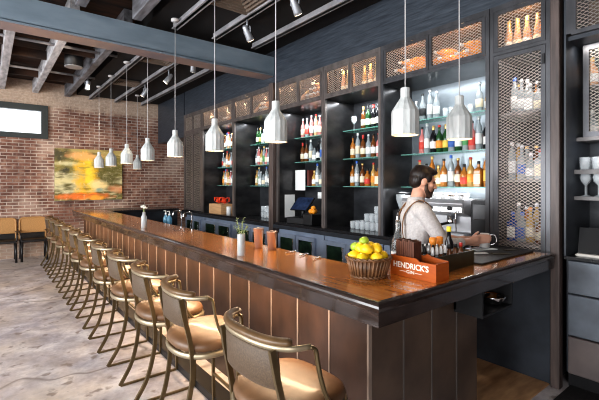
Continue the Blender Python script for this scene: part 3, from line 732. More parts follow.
# piles of lying bottles, necks outward
def pile(yc, rows_, kind, glass, lab, cap, where, group, x=3.925, d=.080, rz=0):
    idx = 0
    for r_ in range(len(rows_)):
        for i in range(rows_[r_]):
            y = yc + (i - (rows_[r_] - 1) / 2) * d; z = ZB + .045 + r_ * .072
            lv = ('lowest', 'second', 'third', 'top')[r_] if r_ < 4 else 'top'
            bottle(kind, glass, lab, cap, (x, y, z), '%s bottle lying, %s from right, %s row, %s' % (glass, ORD[i + 1], lv, where), group, rot=(0, -PI / 2, rz))
G_ = 'stacked lying bottles in the mesh boxes above the bartender'
pile(1.92, [3, 2, 1], 'squat', 'apricot', 'orange', 'white', 'rightmost pile above bartender', G_, x=3.815, d=.11, rz=-.6)
pile(2.215, [3, 2, 1], 'squat', 'apricot', 'orange', 'white', 'middle pile above bartender', G_, x=3.815, d=.11, rz=-.6)
pile(2.60, [4, 3, 2], 'squat', 'apricot', 'orange', 'white', 'left pile above bartender', G_, x=3.815, d=.11, rz=-.6)
pile(4.30, [5, 4, 2, 1], 'wine', 'rose', 'cream', 'white', 'right pile above till bay', 'stacked lying bottles in the mesh boxes above the till', d=.082)
pile(5.60, [4, 3, 2], 'wine', 'rose', 'cream', 'white', 'pile above bay past double post', 'stacked lying bottles in the far mesh boxes')
pile(6.90, [4, 3], 'wine', 'rose', 'cream', 'white', 'pile above wooden crate bay', 'stacked lying bottles in the far mesh boxes')
# leaning bottles in the left box above the till and beyond
for i, (y, lab) in enumerate(((4.70, 'gold topped bottle leaning in left mesh box above the till'), (6.02, 'gold topped bottle leaning in left mesh box past double post'))):
    bottle('champ', 'rose', 'cream', 'gold', (3.75, y + .1, ZB + .055), lab, 'leaning bottles', rot=(math.radians(58), 0, 0))

# glassware ----------------------------------------------------------
def tumbler(label, group, loc):
    o = MB().lathe([(.028, 0), (.033, .002), (.039, .10), (.037, .10), (.031, .008), (.004, .008)], 14).build('tumbler_glass', M['tumbler'])
    o.location = loc; return tag(o, label, 'glass', group)
tm = None
def tumblers(pts, labf, group):
    global tm
    for i, p in enumerate(pts):
        if tm is None: tm = tumbler(labf(i), group, p)
        else: dup(tm, p, labf(i), group=group)
pts = []; names = []
for r_ in range(3):
    for j in range(7):
        pts.append((3.80 + .084 * r_, 3.16 + j * .085, Z0 + .001)); names.append((('front', 'middle', 'back')[r_], j, 'lower'))
for r_ in range(1, 3):
    for j in range(5):
        pts.append((3.80 + .084 * r_, 3.16 + j * .085, Z0 + .103)); names.append((('front', 'middle', 'back')[r_], j, 'upper'))
for r_ in range(1, 3):
    for j in range(3):
        pts.append((3.80 + .084 * r_, 3.16 + j * .085, Z0 + .205)); names.append((('front', 'middle', 'back')[r_], j, 'topmost'))
tumblers(pts, lambda i: 'clear tumbler, %s from right, %s row, %s layer, left of bartender' % (ORD[names[i][1] + 1], names[i][0], names[i][2]), 'tumblers on the counter left of the bartender')
pts = [(3.80 + .085 * (j // 6), 5.42 + (j % 6) * .085, Z0 + .001 + .102 * k) for j in range(12) for k in range(2)]
tumblers(pts, lambda i: 'clear tumbler, %s from right, %s row, %s layer, past double post' % (ORD[(i // 2) % 6 + 1], ('front', 'back')[i // 12], ('lower', 'upper')[i % 2]), 'tumblers on the counter beyond the double post')
pts = [(3.985, 2.14 + j * .045 * 1.0 * 2 * .45, SH[2] + .001) for j in range(0)]
small = None
for j in range(5):
    lab = "small clear glass, %s from right in the middle of bartender's top shelf" % ORD[j + 1]
    p = (3.985, 2.145 + j * .072, SH[2] + .001)
    if small is None:
        small = MB().lathe([(.022, 0), (.026, .002), (.033, .10), (.031, .10), (.024, .008), (.004, .008)], 14).build('shot_glass', M['tumbler']); small.location = p
        tag(small, lab, 'glass', "small glasses on bartender's top shelf")
    else: dup(small, p, lab)
def wine_glass(label, group, loc):
    r = MB().lathe([(.033, 0), (.033, .003), (.006, .008), (.004, .02), (.004, .085), (.012, .095), (.033, .12), (.039, .15), (.034, .195), (.0325, .195), (.036, .15), (.03, .123), (.004, .102)], 16).build('wine_glass', M['tumbler'])
    r.location = loc; return tag(r, label, 'glass', group)
wg = wine_glass('stemmed wine glass left of the dark bottles on top shelf', 'wine glasses', (3.98, 3.82, SH[2] + .001))
# right-hand wall unit -------------------------------------------------
r = empty('wall_unit', (0, 0, 0), 'right-hand wall unit with open shelves above steel drawers', 'shelving unit')
RY0, RY1 = -.2, 1.15
B(CX + .01, CB, RY1 - .015, RY1, 1.05, ZTOP).build('side_panel', M['blackpanel'], r)
B(CB, CB + .015, RY0, RY1, 1.05, ZTOP).build('back_panel', M['cabin'], r)
B(CX + .005, CX + .04, RY1 - .05, RY1 - .015, ZB, ZTOP).build('face_frame', M['framegrey'], r)
B(CX + .04, CB, RY0, RY1 - .015, ZB - .045, ZB - .012).build('header', M['blackpanel'], r)
B(CB - .012, CB, RY0, RY1 - .015, ZB, ZTOP).build('box_back', M['boxlining'], r)
mesh_door(r, .45, RY1 - .05, ZB - .012, ZTOP + .22, x=CX + .005, t=.0018, wm='wirelight', fm='framegrey')
mesh_door(r, .45, RY1 - .06, 2.0, ZB - .05, x=3.79, t=.0018, fw=.04, wm='wirelight', fm='framegrey')
B(3.79, CB, RY0, RY1 - .015, 1.97, 1.999).build('shelf', M['woodshelf'], r)
B(3.90, CB, RY0, RY1 - .06, 2.42, 2.435).build('shelf', M['woodshelf'], r)
B(3.74, CB, RY0, RY1 - .015, 1.70, 1.735).build('shelf', M['woodshelf'], r)
B(3.74, CB, RY0, RY1 - .015, 1.49, 1.52).build('shelf', M['woodshelf'], r)
B(3.56, CB, RY0, RY1, 1.03, 1.055).build('worktop', M['ledge'], r)
B(3.62, CB, RY0, RY1, .13, 1.03).build('carcass', M['blackpanel'], r)
B(3.66, CB, RY0, RY1, .0, .13).build('toe_kick', M['blackmetal'], r)
for (a, b, mm) in ((.765, 1.02, 'drawer'), (.435, .755, 'drawer'), (.135, .425, 'drawerbrown')):
    d = MB().rbox(3.58, 3.62, RY0, RY1 - .02, a, b, .005).build('drawer', M[mm], r)
row([('squat', 'clear', 'white', 'silver'), ('tall', 'rose', 'cream', 'gold'), ('champ', 'golden', 'cream', 'gold')], 3.97, .74, 1.12, 2.001, 4, 'low in small mesh cabinet at right', 'bottles in the small mesh cabinet at right')
row([('champ', 'golden', 'cream', 'gold'), ('squat', 'rose', 'white', 'gold')], 3.97, .74, 1.12, 2.436, 4, 'high in small mesh cabinet at right', 'bottles in the small mesh cabinet at right')
for j in range(10):
    dup(wg, (3.82 + .09 * (j % 2), .73 + (j // 2) * .088 + .015 * (j % 2), 1.521), 'stemmed wine glass, %s from right in %s row on right wall unit' % (ORD[j // 2 + 1], ('front', 'back')[j % 2]), group='wine glasses on the right wall unit')
tumblers([(3.80 + .09 * (j % 2), .74 + (j // 2) * .085, 1.736) for j in range(10)], lambda i: 'clear tumbler, %s from right in %s row, upper shelf of right wall unit' % (ORD[i // 2 + 1], ('front', 'back')[i % 2]), 'tumblers on the right wall unit')
# stacked saucers, folder and towel on the right counter
sa = None
for j in range(9):
    p = (3.88, 1.07, 1.056 + j * .022)
    lab = 'white saucer, %s from bottom of the stack on the right counter' % ORD[j + 1]
    if sa is None:
        sa = MB().lathe([(.03, 0), (.035, .0), (.058, .014), (.060, .018), (.056, .018), (.03, .006), (.004, .006)], 18).build('saucer', M['white']); sa.location = p; tag(sa, lab, 'saucer', 'stacked saucers on the right counter')
    else: dup(sa, p, lab)
tw = MB().rbox(3.60, 3.84, .78, 1.09, 1.056, 1.078, .009).build('folded_towel', M['towel'], bevel=0); tag(tw, 'folded cream towel on counter under the black display', 'towel')
bk = empty('display_stand', (3.72, .93, 1.079), 'black card display leaning back on the towel at far right', 'display', rz=.12)
q = MB(); q.add([(-.06, -.16, 0), (-.045, -.16, 0), (.035, -.16, .19), (.02, -.16, .195), (-.06, .16, 0), (-.045, .16, 0), (.035, .16, .19), (.02, .16, .195)], [(0, 1, 2, 3), (7, 6, 5, 4), (0, 4, 5, 1), (1, 5, 6, 2), (2, 6, 7, 3), (3, 7, 4, 0)]); q.build('board', M['black'], bk)
q = MB(); q.box(-.045, .06, -.15, .15, 0, .006); q.build('base', M['black'], bk)

# ------------------------------------------------------------------ back counter items
# espresso machine
em = empty('espresso_machine', (3.80, 2.36, Z0), 'steel espresso machine on the back counter behind the bartender', 'espresso machine')
m = MB(); 
sec = [(-.02, .0), (.27, .0), (.27, .44), (-.20, .44), (-.23, .40), (-.20, .30), (-.06, .27), (-.05, .10), (-.02, .08)]
m.rings([[(x, y, z) for x, z in sec] for y in (-.36, .36)], True); m.build('machine_body', M['steel'], em, bevel=.008)
MB().rbox(-.24, -.02, -.35, .35, 0.02, .09, .01).build('drip_tray', M['steel'], em)
B(-.218, -.20, -.34, .34, .315, .39).build('control_panel', M['chrome'], em)
for s in (-.22, .22, 0.0): MB().lathe([(.022, 0), (.022, .02), (.016, .022)], 14).build('control_knob', M['black'], em).matrix_local = Matrix.Translation((-.216, s, .35)) @ Matrix.Rotation(-PI / 2, 4, 'Y')
for s in (-.17, .15):
    g = MB(); g.lathe([(.034, .19), (.036, .2), (.036, .27)], 16, (-.12, s, 0)); g = g.build('group_head', M['chrome'], em)
    MB().tube([(-.15, s, .20), (-.30, s + .03, .185)], .013, 8).build('portafilter_handle', M['black'], em)
for s in (-.30, .30): MB().tube(bez([(-.20, s, .34), (-.25, s, .30), (-.24, s, .12)], 5), .006, 6).build('steam_wand', M['chrome'], em)
MB().tube([(-.18, -.34, .475), (-.18, .34, .475)], .006, 6).build('cup_rail', M['chrome'], em)
cu = None
for j in range(12):
    p = (3.69 + (j % 2) * .09, 2.08 + (j // 2) * .10, Z0 + .441)
    lab = 'white cup, %s from right in %s row on the espresso machine' % (ORD[j // 2 + 1], ('front', 'back')[j % 2])
    if cu is None:
        cu = MB().lathe([(.022, 0), (.026, 0), (.038, .055), (.036, .055), (.024, .006), (.003, .006)], 14).build('coffee_cup', M['white']); tag(cu, lab, 'cup', 'cups on top of the espresso machine'); cu.location = p
    else: dup(cu, p, lab)
gr = empty('coffee_grinder', (3.80, 2.86, Z0), 'coffee grinder with clear hopper at left of the espresso machine', 'coffee grinder')
MB().rbox(-.10, .10, -.085, .085, 0, .30, .012).build('grinder_body', M['blackmetal'], gr)
MB().lathe([(.04, .30), (.05, .31), (.085, .42), (.085, .47), (.078, .475)], 18).build('hopper', M['frost'], gr)
MB().lathe([(.088, .475), (.088, .49), (.02, .50)], 18).build('lid', M['black'], gr)
bx = empty('black_appliance', (3.82, 1.87, Z0), 'dark boxy appliance right of the espresso machine under the shelf', 'appliance')
MB().rbox(-.16, .18, -.10, .10, 0, .44, .01).build('case', M['blackmetal'], bx); MB().rbox(-.17, -.155, -.075, .075, .25, .40, .005).build('front_plate', M['cabside'], bx)
# till
tl = empty('till', (3.74, 4.66, Z0), 'black till with tilted touch screen on the back counter', 'till', rz=.15)
MB().rbox(-.16, .16, -.18, .18, 0, .09, .006).build('cash_drawer', M['black'], tl)
MB().tube([(0, 0, .09), (.02, 0, .24)], .03, 8).build('stand', M['black'], tl)
q = MB(); q.rings([[(-.10, s, .20), (-.085, s, .19), (.095, s, .37), (.08, s, .385)] for s in (-.17, .17)], True); sc_ = q.build('screen_case', M['blackmetal'], tl)
q = MB(); q.add([(-.0985, -.155, .206), (-.0985, .155, .206), (.0755, .155, .3845), (.0755, -.155, .3845)], [(0, 3, 2, 1)]); q.build('screen', M['screen'], sc_)
MB().rbox(-.155, .06, -.43, -.24, 0, .16, .01).build('receipt_printer', M['black'], None, loc=(3.72, 4.68, Z0 + .001))
pr = bpy.data.objects['receipt_printer']; tag(pr, 'black receipt printer right of the till screen', 'printer')
for j, (dx, dy, dz) in enumerate(((-.05, -.30, .161), (-.05, -.36, .161), (.0, -.33, .161), (-.03, -.33, .208))):
    lab = 'orange fruit on the receipt printer, %s' % ('left in front', 'right in front', 'behind the front two', 'topmost')[j]
    if j == 0: orr = MB().ell((0, 0, .034), (.036, .036, .034)).build('orange_fruit', M['orange']); tag(orr, lab, 'fruit', 'oranges on the receipt printer'); orr.location = (3.72 + dx, 4.68 + dy, Z0 + dz)
    else: dup(orr, (3.72 + dx, 4.68 + dy, Z0 + dz), lab)
for j, (a, b, z0, z1, x) in enumerate(((0, 0, 0, 0, 0), (4.62, 4.74, 1.39, 1.49, 4.112), (4.30, 4.42, 1.39, 1.49, 4.112))):
    lab = ('large white sheet pinned behind the till', 'small white note pinned above the till screen', 'small white note pinned above the receipt printer')[j]
    tag((B(x, x + .004, a, b, z0, z1) if j else B(3.70, 3.90, 5.058, 5.064, Z0 + .06, Z0 + .42)).build('paper_sheet', M['white']), lab, 'paper', 'papers pinned behind the till')
tag(MB().rbox(3.885, 3.893, 4.78, 5.03, 1.52, 1.84, .002).build('paper_pad', M['white']), 'hanging white paper pad at left of the till bay shelf', 'paper')
tag(MB().rbox(3.92, 4.08, 4.745, 4.775, SH[0] + .001, SH[0] + .25, .004).build('bound_book', M['notebook']), 'dark red book standing beside the white paper pad', 'book')
# far bay crate
cr = empty('wooden_crate', (3.72, 7.25, Z0), 'pale wooden crate on the far back counter', 'crate')
q = MB(); q.box(-.15, .15, -.27, .27, 0, .012); q.box(-.15, -.135, -.27, .27, .012, .19); q.box(.135, .15, -.27, .27, .012, .19); q.box(-.135, .135, -.27, -.255, .012, .19); q.box(-.135, .135, .255, .27, .012, .19)
q.build('crate_box', M['cratelight'], cr); MB().box(-.135, .135, -.255, .255, .178, .186).build('lid', M['cratelight'], cr)
for j, (y, s_) in enumerate(((7.12, .10), (7.37, .085))):
    g = empty('gift_bow', (3.72, y, Z0 + .19), ('larger red ribbon bow on the right of the pale crate', 'smaller red ribbon bow on the left of the pale crate')[j], 'bow', 'red bows on the crate')
    for a in range(5):
        th = a * 2 * PI / 5; P_ = bez([(0, 0, .02), (s_ * math.cos(th), s_ * math.sin(th), .05), (s_ * .9 * math.cos(th + .3), s_ * .9 * math.sin(th + .3), .13), (0, 0, .08)], 5)
        MB().tube(P_, .014, 4, flat=(1.5, .15)).build('loop', M['redgift'], g)
    MB().ell((0, 0, .055), (.035, .035, .05)).build('knot', M['redgift'], g)
row([('round', 'clear', 'white', 'white'), ('round', 'pink', 'white', 'silver'), ('tall', 'clear', 'white', 'silver'), ('round', 'rose', 'cream', 'red')], 3.85, 6.62, 6.95, Z0 + .001, 4, 'on counter beside the pale crate', 'bottles beside the pale crate')
tag(MB().lathe([(.04, 0), (.045, 0), (.045, .15), (.04, .155), (.004, .155)], 16).build('white_canister', M['white'], loc=(3.64, 6.80, Z0 + .001)), 'white canister in front of bottles right of the pale crate', 'canister')
# ------------------------------------------------------------------ underbar sink station
us = empty('sink_station', (0, 0, 0), 'steel sink station behind the long bar', 'sink')
q = MB(); q.box(2.02, 2.45, 2.6, 8.3, .80, .86); q.box(2.02, 2.06, 2.6, 8.3, .86, .90)
q.build('steel_top', M['steel'], us)
for y in (2.65, 4.5, 6.3, 8.25):
    for x in (2.06, 2.41): MB().tube([(x, y, 0), (x, y, .8)], .018, 8).build('leg', M['steel'], us)
for j, (x, y) in enumerate(((2.30, 5.80), (2.30, 5.40))):
    f = empty('tap', (x, y, .86), ('chrome swan-neck tap nearer the soap bottles', 'chrome swan-neck tap nearer the camera')[j] + ' on sink station', 'tap', 'sink taps')
    MB().lathe([(.022, 0), (.022, .03), (.012, .04)], 12).build('base', M['chrome'], f)
    MB().tube(bez([(0, 0, .03), (0, 0, .30), (-.04, 0, .36), (-.11, 0, .35), (-.13, 0, .29)], 6), .010, 8).build('spout', M['chrome'], f)
    MB().tube([(0, .02, .05), (.0, .08, .09)], .007, 6).build('lever', M['chrome'], f)
for j, (x, y) in enumerate(((2.28, 6.40), (2.28, 6.24))):
    s = empty('soap_bottle', (x, y, .861), ('blue pump bottle at left of the pair behind the bar', 'blue pump bottle at right of the pair behind the bar')[j], 'bottle', 'blue pump bottles')
    MB().lathe([(.036, 0), (.042, .005), (.042, .20), (.03, .235), (.014, .25), (.014, .262)], 16).build('bottle_body', M['soap'], s)
    q = MB(); q.lathe([(.016, .26), (.016, .285), (.006, .287), (.006, .325)], 10); q.tube([(0, 0, .325), (-.035, 0, .322)], .007, 6); q.build('pump', M['white'], s)

# ------------------------------------------------------------------ things on the bar
# flower vases
v = empty('bud_vase', (1.535, 5.08, BZ), 'frosted bud vase of white flowers farther down the bar', 'vase')
MB().lathe([(.030, 0), (.034, .003), (.034, .14), (.020, .165), (.018, .20), (.016, .20), (.018, .165), (.030, .14), (.030, .008), (.003, .008)], 18).build('vase_body', M['frost'], v)
q = MB(); 
for a in range(3): q.tube([(0, 0, .06), (.012 * math.cos(a * 2.1), .012 * math.sin(a * 2.1), .245)], .0025, 5)
q.build('stem', M['leaf'], v)
for a in range(3):
    q = MB(); cx, cy, cz = .016 * math.cos(a * 2.1), .016 * math.sin(a * 2.1), .25 + .012 * a
    for p in range(7): q.ell((cx + .016 * math.cos(p * .9), cy + .016 * math.sin(p * .9), cz + .003 * (p % 2)), (.014, .014, .007), 8, 6)
    q.ell((cx, cy, cz + .008), (.011, .011, .009), 8, 6); q.build('flower', M['petal'], v)
v = empty('herb_vase', (1.53, 2.66, BZ), 'clear glass vase of green herbs on the bar, in front of shaker tins', 'vase')
MB().lathe([(.028, 0), (.031, .003), (.031, .165), (.029, .168), (.027, .165), (.027, .010), (.003, .010)], 20).build('vase_body', M['frost'], v)
random.seed(3)
for k in range(7):
    a = k * 2 * PI / 7; tip = Vector((.052 * math.cos(a), .052 * math.sin(a), .23 + .03 * (k % 3)))
    q = MB(); q.tube([(0, 0, .05), (tip.x * .3, tip.y * .3, .17), tip], .0018, 5)
    for j in range(9):
        t_ = .45 + .55 * j / 8; p = Vector((0, 0, .10)).lerp(tip, t_); ang = random.uniform(0, 6.28); L = .022
        dv = Vector((math.cos(ang), math.sin(ang), .35)); pr_ = Vector((-math.sin(ang), math.cos(ang), 0))
        q.add([p, p + dv * L * .5 + pr_ * L * .34, p + dv * L, p + dv * L * .5 - pr_ * L * .34], [(0, 1, 2, 3)])
    q.build('herb_sprig', M['leaf'], v)
# shaker tins
for j, (x, y, h) in enumerate(((1.84, 2.90, .165), (1.87, 2.74, .15))):
    s = MB().lathe([(.030, 0), (.034, .002), (.046, h), (.048, h + .002), (.046, h + .003), (.044, h), (.032, .008), (.003, .008)], 22).build('shaker_tin', M['copper'])
    s.location = (x, y, BZ + .0005); tag(s, ('taller copper shaker tin, left one behind the herb vase', 'shorter copper shaker tin, right one behind the herb vase')[j], 'shaker', 'copper shaker tins')
# strainers / tools lying at the bar's rear edge
for j, (x, y) in enumerate(((1.90, 2.52), (1.90, 2.36), (1.90, 2.20))):
    s = empty('bar_spoon', (x, y, BZ + .001), 'steel bar tool lying flat at rear edge of bar, %s from the shaker tins' % ORD[j + 1], 'bar tool', 'steel bar tools', rz=.25 + .1 * j)
    MB().tube([(-.06, 0, .006), (.03, 0, .006)], .004, 6).build('handle', M['chrome'], s); MB().ell((.045, 0, .008), (.028, .02, .006), 12, 6).build('bowl', M['chrome'], s)
# basket with lemons
bsk = empty('wicker_basket', (1.79, 1.60, BZ), 'round brown wicker basket full of lemons on the bar corner', 'basket')
q = MB(); NST = 34
q.lathe([(.100, .002), (.128, .112), (.124, .112), (.096, .008), (.003, .008)], 34)
q.build('basket_wall', M['wicker'], bsk)
q = MB()
for k in range(NST):
    a = 2 * PI * k / NST
    q.tube([(.101 * math.cos(a), .101 * math.sin(a), .004), (.131 * math.cos(a + .05), .131 * math.sin(a + .05), .112)], .006, 6)
q.build('stake_weave', M['wicker'], bsk)
for nme, r_, z in (('rim', .131, .114), ('base_ring', .103, .008)):
    q = MB()
    for ph in (0, 1):
        q.tube([((r_ + .004 * math.sin(k * PI / 3 + ph * PI)) * math.cos(2 * PI * k / 72), (r_ + .004 * math.sin(k * PI / 3 + ph * PI)) * math.sin(2 * PI * k / 72), z + .005 * math.cos(k * PI / 3 + ph * PI)) for k in range(72)], .0065, 6, closed=True)
    q.build(nme, M['wicker'], bsk)
def lemon_mesh():
    return MB().lathe([(.002, -.043), (.006, -.041), (.009, -.037), (.022, -.030), (.032, -.015), (.0345, 0), (.032, .015), (.022, .029), (.010, .036), (.005, .040), (.001, .041)], 20)
LM = []
for k in range(6): LM.append((.084 * math.cos(k * 1.047 + .3), .080 * math.sin(k * 1.047 + .3), .118))
LM.append((0, 0, .10))
for k in range(4): LM.append((.048 * math.cos(k * 1.57 + .5), .048 * math.sin(k * 1.57 + .5), .166))
LPOS = ['on the right rim', 'on the rear right rim', 'on the rear rim', 'on the left rim', 'at the front left rim', 'at the front right rim', 'hidden at the centre', 'upper layer, right', 'upper layer, rear', 'upper layer, left', 'upper layer, front']
lem = None
for k, (x, y, z) in enumerate(LM):
    rot = (PI / 2 + random.uniform(-.5, .5), random.uniform(-.6, .6), random.uniform(0, 6))
    p = (1.79 + x, 1.60 + y, BZ + z); lab = 'yellow lemon %s of the wicker basket' % LPOS[k]
    if lem is None: lem = lemon_mesh().build('lemon', M['lemon']); lem.location = p; lem.rotation_euler = rot; tag(lem, lab, 'lemon', 'lemons in the wicker basket')
    else: dup(lem, p, lab, rot=rot)
for k, (x, y, z) in enumerate(((-.035, .075, .170), (.0, .035, .205))):
    l_ = MB().lathe([(.002, -.031), (.010, -.029), (.022, -.020), (.027, 0), (.022, .020), (.010, .028), (.002, .031)], 18).build('lime', M['lime']); l_.location = (1.79 + x, 1.60 + y, BZ + z); l_.rotation_euler = (1.3, .4, k)
    tag(l_, ('green lime at rear left of the heaped lemons', 'green lime on top of the heaped lemons')[k], 'lime', 'limes in the wicker basket')
# lettered wooden caddy
cd = empty('wooden_caddy', (0, 0, 0), "orange-red wooden caddy lettered HENDRICK'S GIN on the bar corner", 'caddy')
x0, x1, y0, y1 = 1.945, 2.075, 1.245, 1.56
q = MB()
pf = [(y0, 0), (y1, 0), (y1, .118), (y0 + .135, .118), (y0 + .12, .112), (y0 + .11, .102), (y0, .102)]
q.rings([[(x, y, BZ + z) for y, z in pf] for x in (x0, x0 + .012)], True); q.build('front_board', M['crate'], cd, bevel=.0015)
q = MB(); q.rings([[(x, y, BZ + z) for y, z in [(y0, 0), (y1, 0), (y1, .118), (y0 + .16, .118), (y0 + .135, .130), (y0 + .11, .118), (y0, .108)]] for x in (x1 - .012, x1)], True); q.build('rear_board', M['crate'], cd, bevel=.0015)
B(x0 + .012, x1 - .012, y0, y0 + .012, BZ, BZ + .104).build('end_board', M['crate'], cd); B(x0 + .012, x1 - .012, y1 - .012, y1, BZ, BZ + .118).build('end_board', M['crate'], cd)
B(x0 + .012, x1 - .012, y0 + .012, y1 - .012, BZ + .001, BZ + .012).build('bottom_board', M['crate'], cd)
def text(body_, size, loc, rot, material, name, parent, extrude=.0006, sx=1.0, bold=0.0):
    cu_ = bpy.data.curves.new(name, 'FONT'); cu_.body = body_; cu_.size = size; cu_.align_x = 'CENTER'; cu_.align_y = 'CENTER'; cu_.extrude = extrude; cu_.offset = bold
    t = bpy.data.objects.new(name, cu_); COL.objects.link(t)
    dg = bpy.context.evaluated_depsgraph_get(); me = bpy.data.meshes.new_from_object(t.evaluated_get(dg)); bpy.data.objects.remove(t)
    o = bpy.data.objects.new(name, me); me.materials.clear(); me.materials.append(material); COL.objects.link(o); o.parent = parent
    o.location = loc; o.rotation_euler = rot; o.scale = (sx, 1, 1); return o
RT = (PI / 2, 0, -PI / 2)
text("HENDRICK'S", .047, (x0 - .0008, (y0 + y1) / 2 + .012, BZ + .066), RT, M['lettering'], 'lettering', cd, sx=.93, bold=.0010)
text("GIN", .026, (x0 - .0008, (y0 + y1) / 2 + .012, BZ + .032), RT, M['lettering'], 'lettering', cd, sx=1.25, bold=.0004)
for s in (-1, 1): B(x0 - .0012, x0 + .002, (y0 + y1) / 2 + .012 + s * .055 - .022, (y0 + y1) / 2 + .012 + s * .055 + .022, BZ + .031, BZ + .0335).build('lettering_rule', M['lettering'], cd)
q = MB()
for k in range(9): q.box(1.972, 2.048, 1.410 + k * .0145, 1.4215 + k * .0145, BZ + .014, BZ + .205 + .004 * ((k * 7) % 3))
tag(q.build('napkin_stack', M['napkin']), 'upright stack of dark brown napkins standing in the lettered caddy', 'napkins')
# clear pourer bottle
pb = empty('pourer_bottle', (2.15, 1.665, BZ), 'clear glass bottle with steel pourer between lemons and napkins', 'bottle')
MB().lathe([(.034, 0), (.040, .004), (.041, .13), (.034, .18), (.016, .235), (.0135, .25), (.0135, .30), (.016, .302), (.016, .31), (.008, .311)], 20).build('bottle_body', M['glass'], pb)
MB().lathe([(.0405, .03), (.0418, .031), (.0418, .10), (.0405, .101)], 20).build('bottle_label', M['white'], pb)
MB().tube(bez([(0, 0, .30), (0, 0, .335), (.006, 0, .36), (.02, 0, .375)], 4), [.010] * 5 + [.006] * 8, 8).build('pourer', M['chrome'], pb)
# condiment tray
tr = empty('condiment_tray', (0, 0, 0), 'dark bronze condiment tray of small bottles on the bar end', 'tray')
q = MB(); a, b, c_, d_ = 2.13, 2.60, 1.375, 1.58
q.box(a, b, c_, d_, BZ, BZ + .008); q.box(a, a + .006, c_, d_, BZ + .008, BZ + .10); q.box(b - .006, b, c_, d_, BZ + .008, BZ + .10); q.box(a + .006, b - .006, c_, c_ + .006, BZ + .008, BZ + .10); q.box(a + .006, b - .006, d_ - .006, d_, BZ + .008, BZ + .10)
q.build('tray_box', M['brasstray'], tr); B(2.33, 2.335, c_ + .006, d_ - .006, BZ + .008, BZ + .09).build('divider', M['brasstray'], tr)
def dropper(x, y, glass, cap, lab, h=.11, r_=.018):
    o = MB().lathe([(r_ * .95, 0), (r_, .003), (r_, h * .7), (r_ * .45, h * .82), (r_ * .45, h)], 12).build('dropper_bottle', BOT[glass]); o.location = (x, y, BZ + .009)
    tag(o, lab, 'bottle', 'small bottles in the condiment tray')
    MB().lathe([(r_ * .55, h * .9), (r_ * .6, h * .92), (r_ * .6, h * 1.15), (r_ * .3, h * 1.35)], 10).build('cap', CAP[cap], o)
    MB().lathe([(r_ * .98, h * .15), (r_ * 1.03, h * .17), (r_ * 1.03, h * .55), (r_ * .98, h * .57)], 12).build('bottle_label', LAB['cream'], o)
k = 0
for ix in range(4):
    for iy in range(3):
        dropper(2.165 + ix * .046, 1.41 + iy * .058, ('brown', 'clear', 'brown', 'black')[(ix + iy) % 4], ('white', 'black', 'white', 'silver')[(ix * 2 + iy) % 4],
                'small dropper bottle, %s from left in %s row of the condiment tray' % (ORD[ix + 1], ('front', 'middle', 'rear')[iy]))
for ix, (x, y) in enumerate(((2.375, 1.545), (2.455, 1.545))):
    o = MB().lathe([(.024, 0), (.026, .003), (.026, .10), (.013, .125), (.013, .14)], 14).build('sauce_bottle', BOT['amber']); o.location = (x, y, BZ + .009)
    tag(o, ('left orange-capped bottle standing in condiment tray', 'right orange-capped bottle standing in condiment tray')[ix], 'bottle', 'orange capped bottles'); MB().lathe([(.022, .128), (.024, .13), (.024, .172), (.018, .178)], 14).build('cap', CAP['orange'], o)
o = MB().lathe([(.026, 0), (.029, .003), (.029, .13), (.013, .17), (.012, .21)], 16).build('sauce_bottle', BOT['black']); o.location = (2.565, 1.54, BZ + .009)
tag(o, 'black bottle with bright yellow cap at right of the condiment tray', 'bottle'); MB().lathe([(.0295, .02), (.0298, .021), (.0298, .085), (.0295, .086)], 16).build('bottle_label', LAB['white'], o); MB().lathe([(.015, .205), (.016, .207), (.016, .238), (.013, .241)], 14).build('cap', CAP['yellow'], o)
for ix in range(3):
    o = MB().lathe([(.018, 0), (.020, .003), (.020, .09), (.010, .11), (.010, .128)], 12).build('bitters_bottle', BOT['brown']); o.location = (2.37 + ix * .07, 1.42, BZ + .009)
    tag(o, 'brown bitters bottle, %s from left at front right of condiment tray' % ORD[ix + 1], 'bottle', 'bitters bottles'); MB().lathe([(.012, .12), (.012, .142), (.009, .145)], 10).build('cap', CAP['red' if ix == 2 else 'black'], o)
# bar mat with cards and corkscrew
tag(MB().rbox(2.62, 3.46, 1.33, 1.71, BZ + .0005, BZ + .012, .004).build('bar_mat', M['drip']), 'long black rubber bar mat on the bar end', 'bar mat')
for j, (x, y, rz, w_, h_) in enumerate(((2.97, 1.55, -.5, .17, .05), (3.20, 1.60, -.4, .20, .06), (3.10, 1.42, -.6, .15, .04), (3.34, 1.46, -.3, .12, .04))):
    o = MB().rbox(-w_ / 2, w_ / 2, -h_ / 2, h_ / 2, 0, .005, .001).build('menu_card', M['white'] if j < 2 else M['brasstray']); o.location = (x, y, BZ + .0125); o.rotation_euler = (0, 0, rz)
    tag(o, ('white card lying nearest the condiment tray on bar mat', 'white card lying beside the bartender\'s hands on bar mat', 'bronze card at front edge of bar mat', 'small bronze card at right end of bar mat')[j], 'card', 'cards on the bar mat')
ck = empty('corkscrew', (2.74, 1.46, BZ + .0125), 'small steel corkscrew lying on the bar mat by the tray', 'corkscrew', rz=.6)
MB().tube([(-.05, 0, .006), (.05, 0, .006)], .006, 6).build('handle', M['chrome'], ck); MB().tube([(0, 0, .006)] + [(.004 * math.sin(k), .01 + .004 * k, .008 + .003 * math.cos(k)) for k in range(12)], .002, 5).build('worm', M['chrome'], ck)

# ------------------------------------------------------------------ bartender
BP = (2.80, 1.975, -.025); BR = math.radians(-37)
bt = empty('person', BP, 'bearded bartender in white shirt and black apron holding a jug behind the bar', 'person', rz=BR)
HC = Vector((.055, 0, 1.662)); HR = Matrix.Rotation(math.radians(14), 3, 'Y')
def H(x, y, z): return HC + HR @ Vector((x, y, z))
sk = MB()
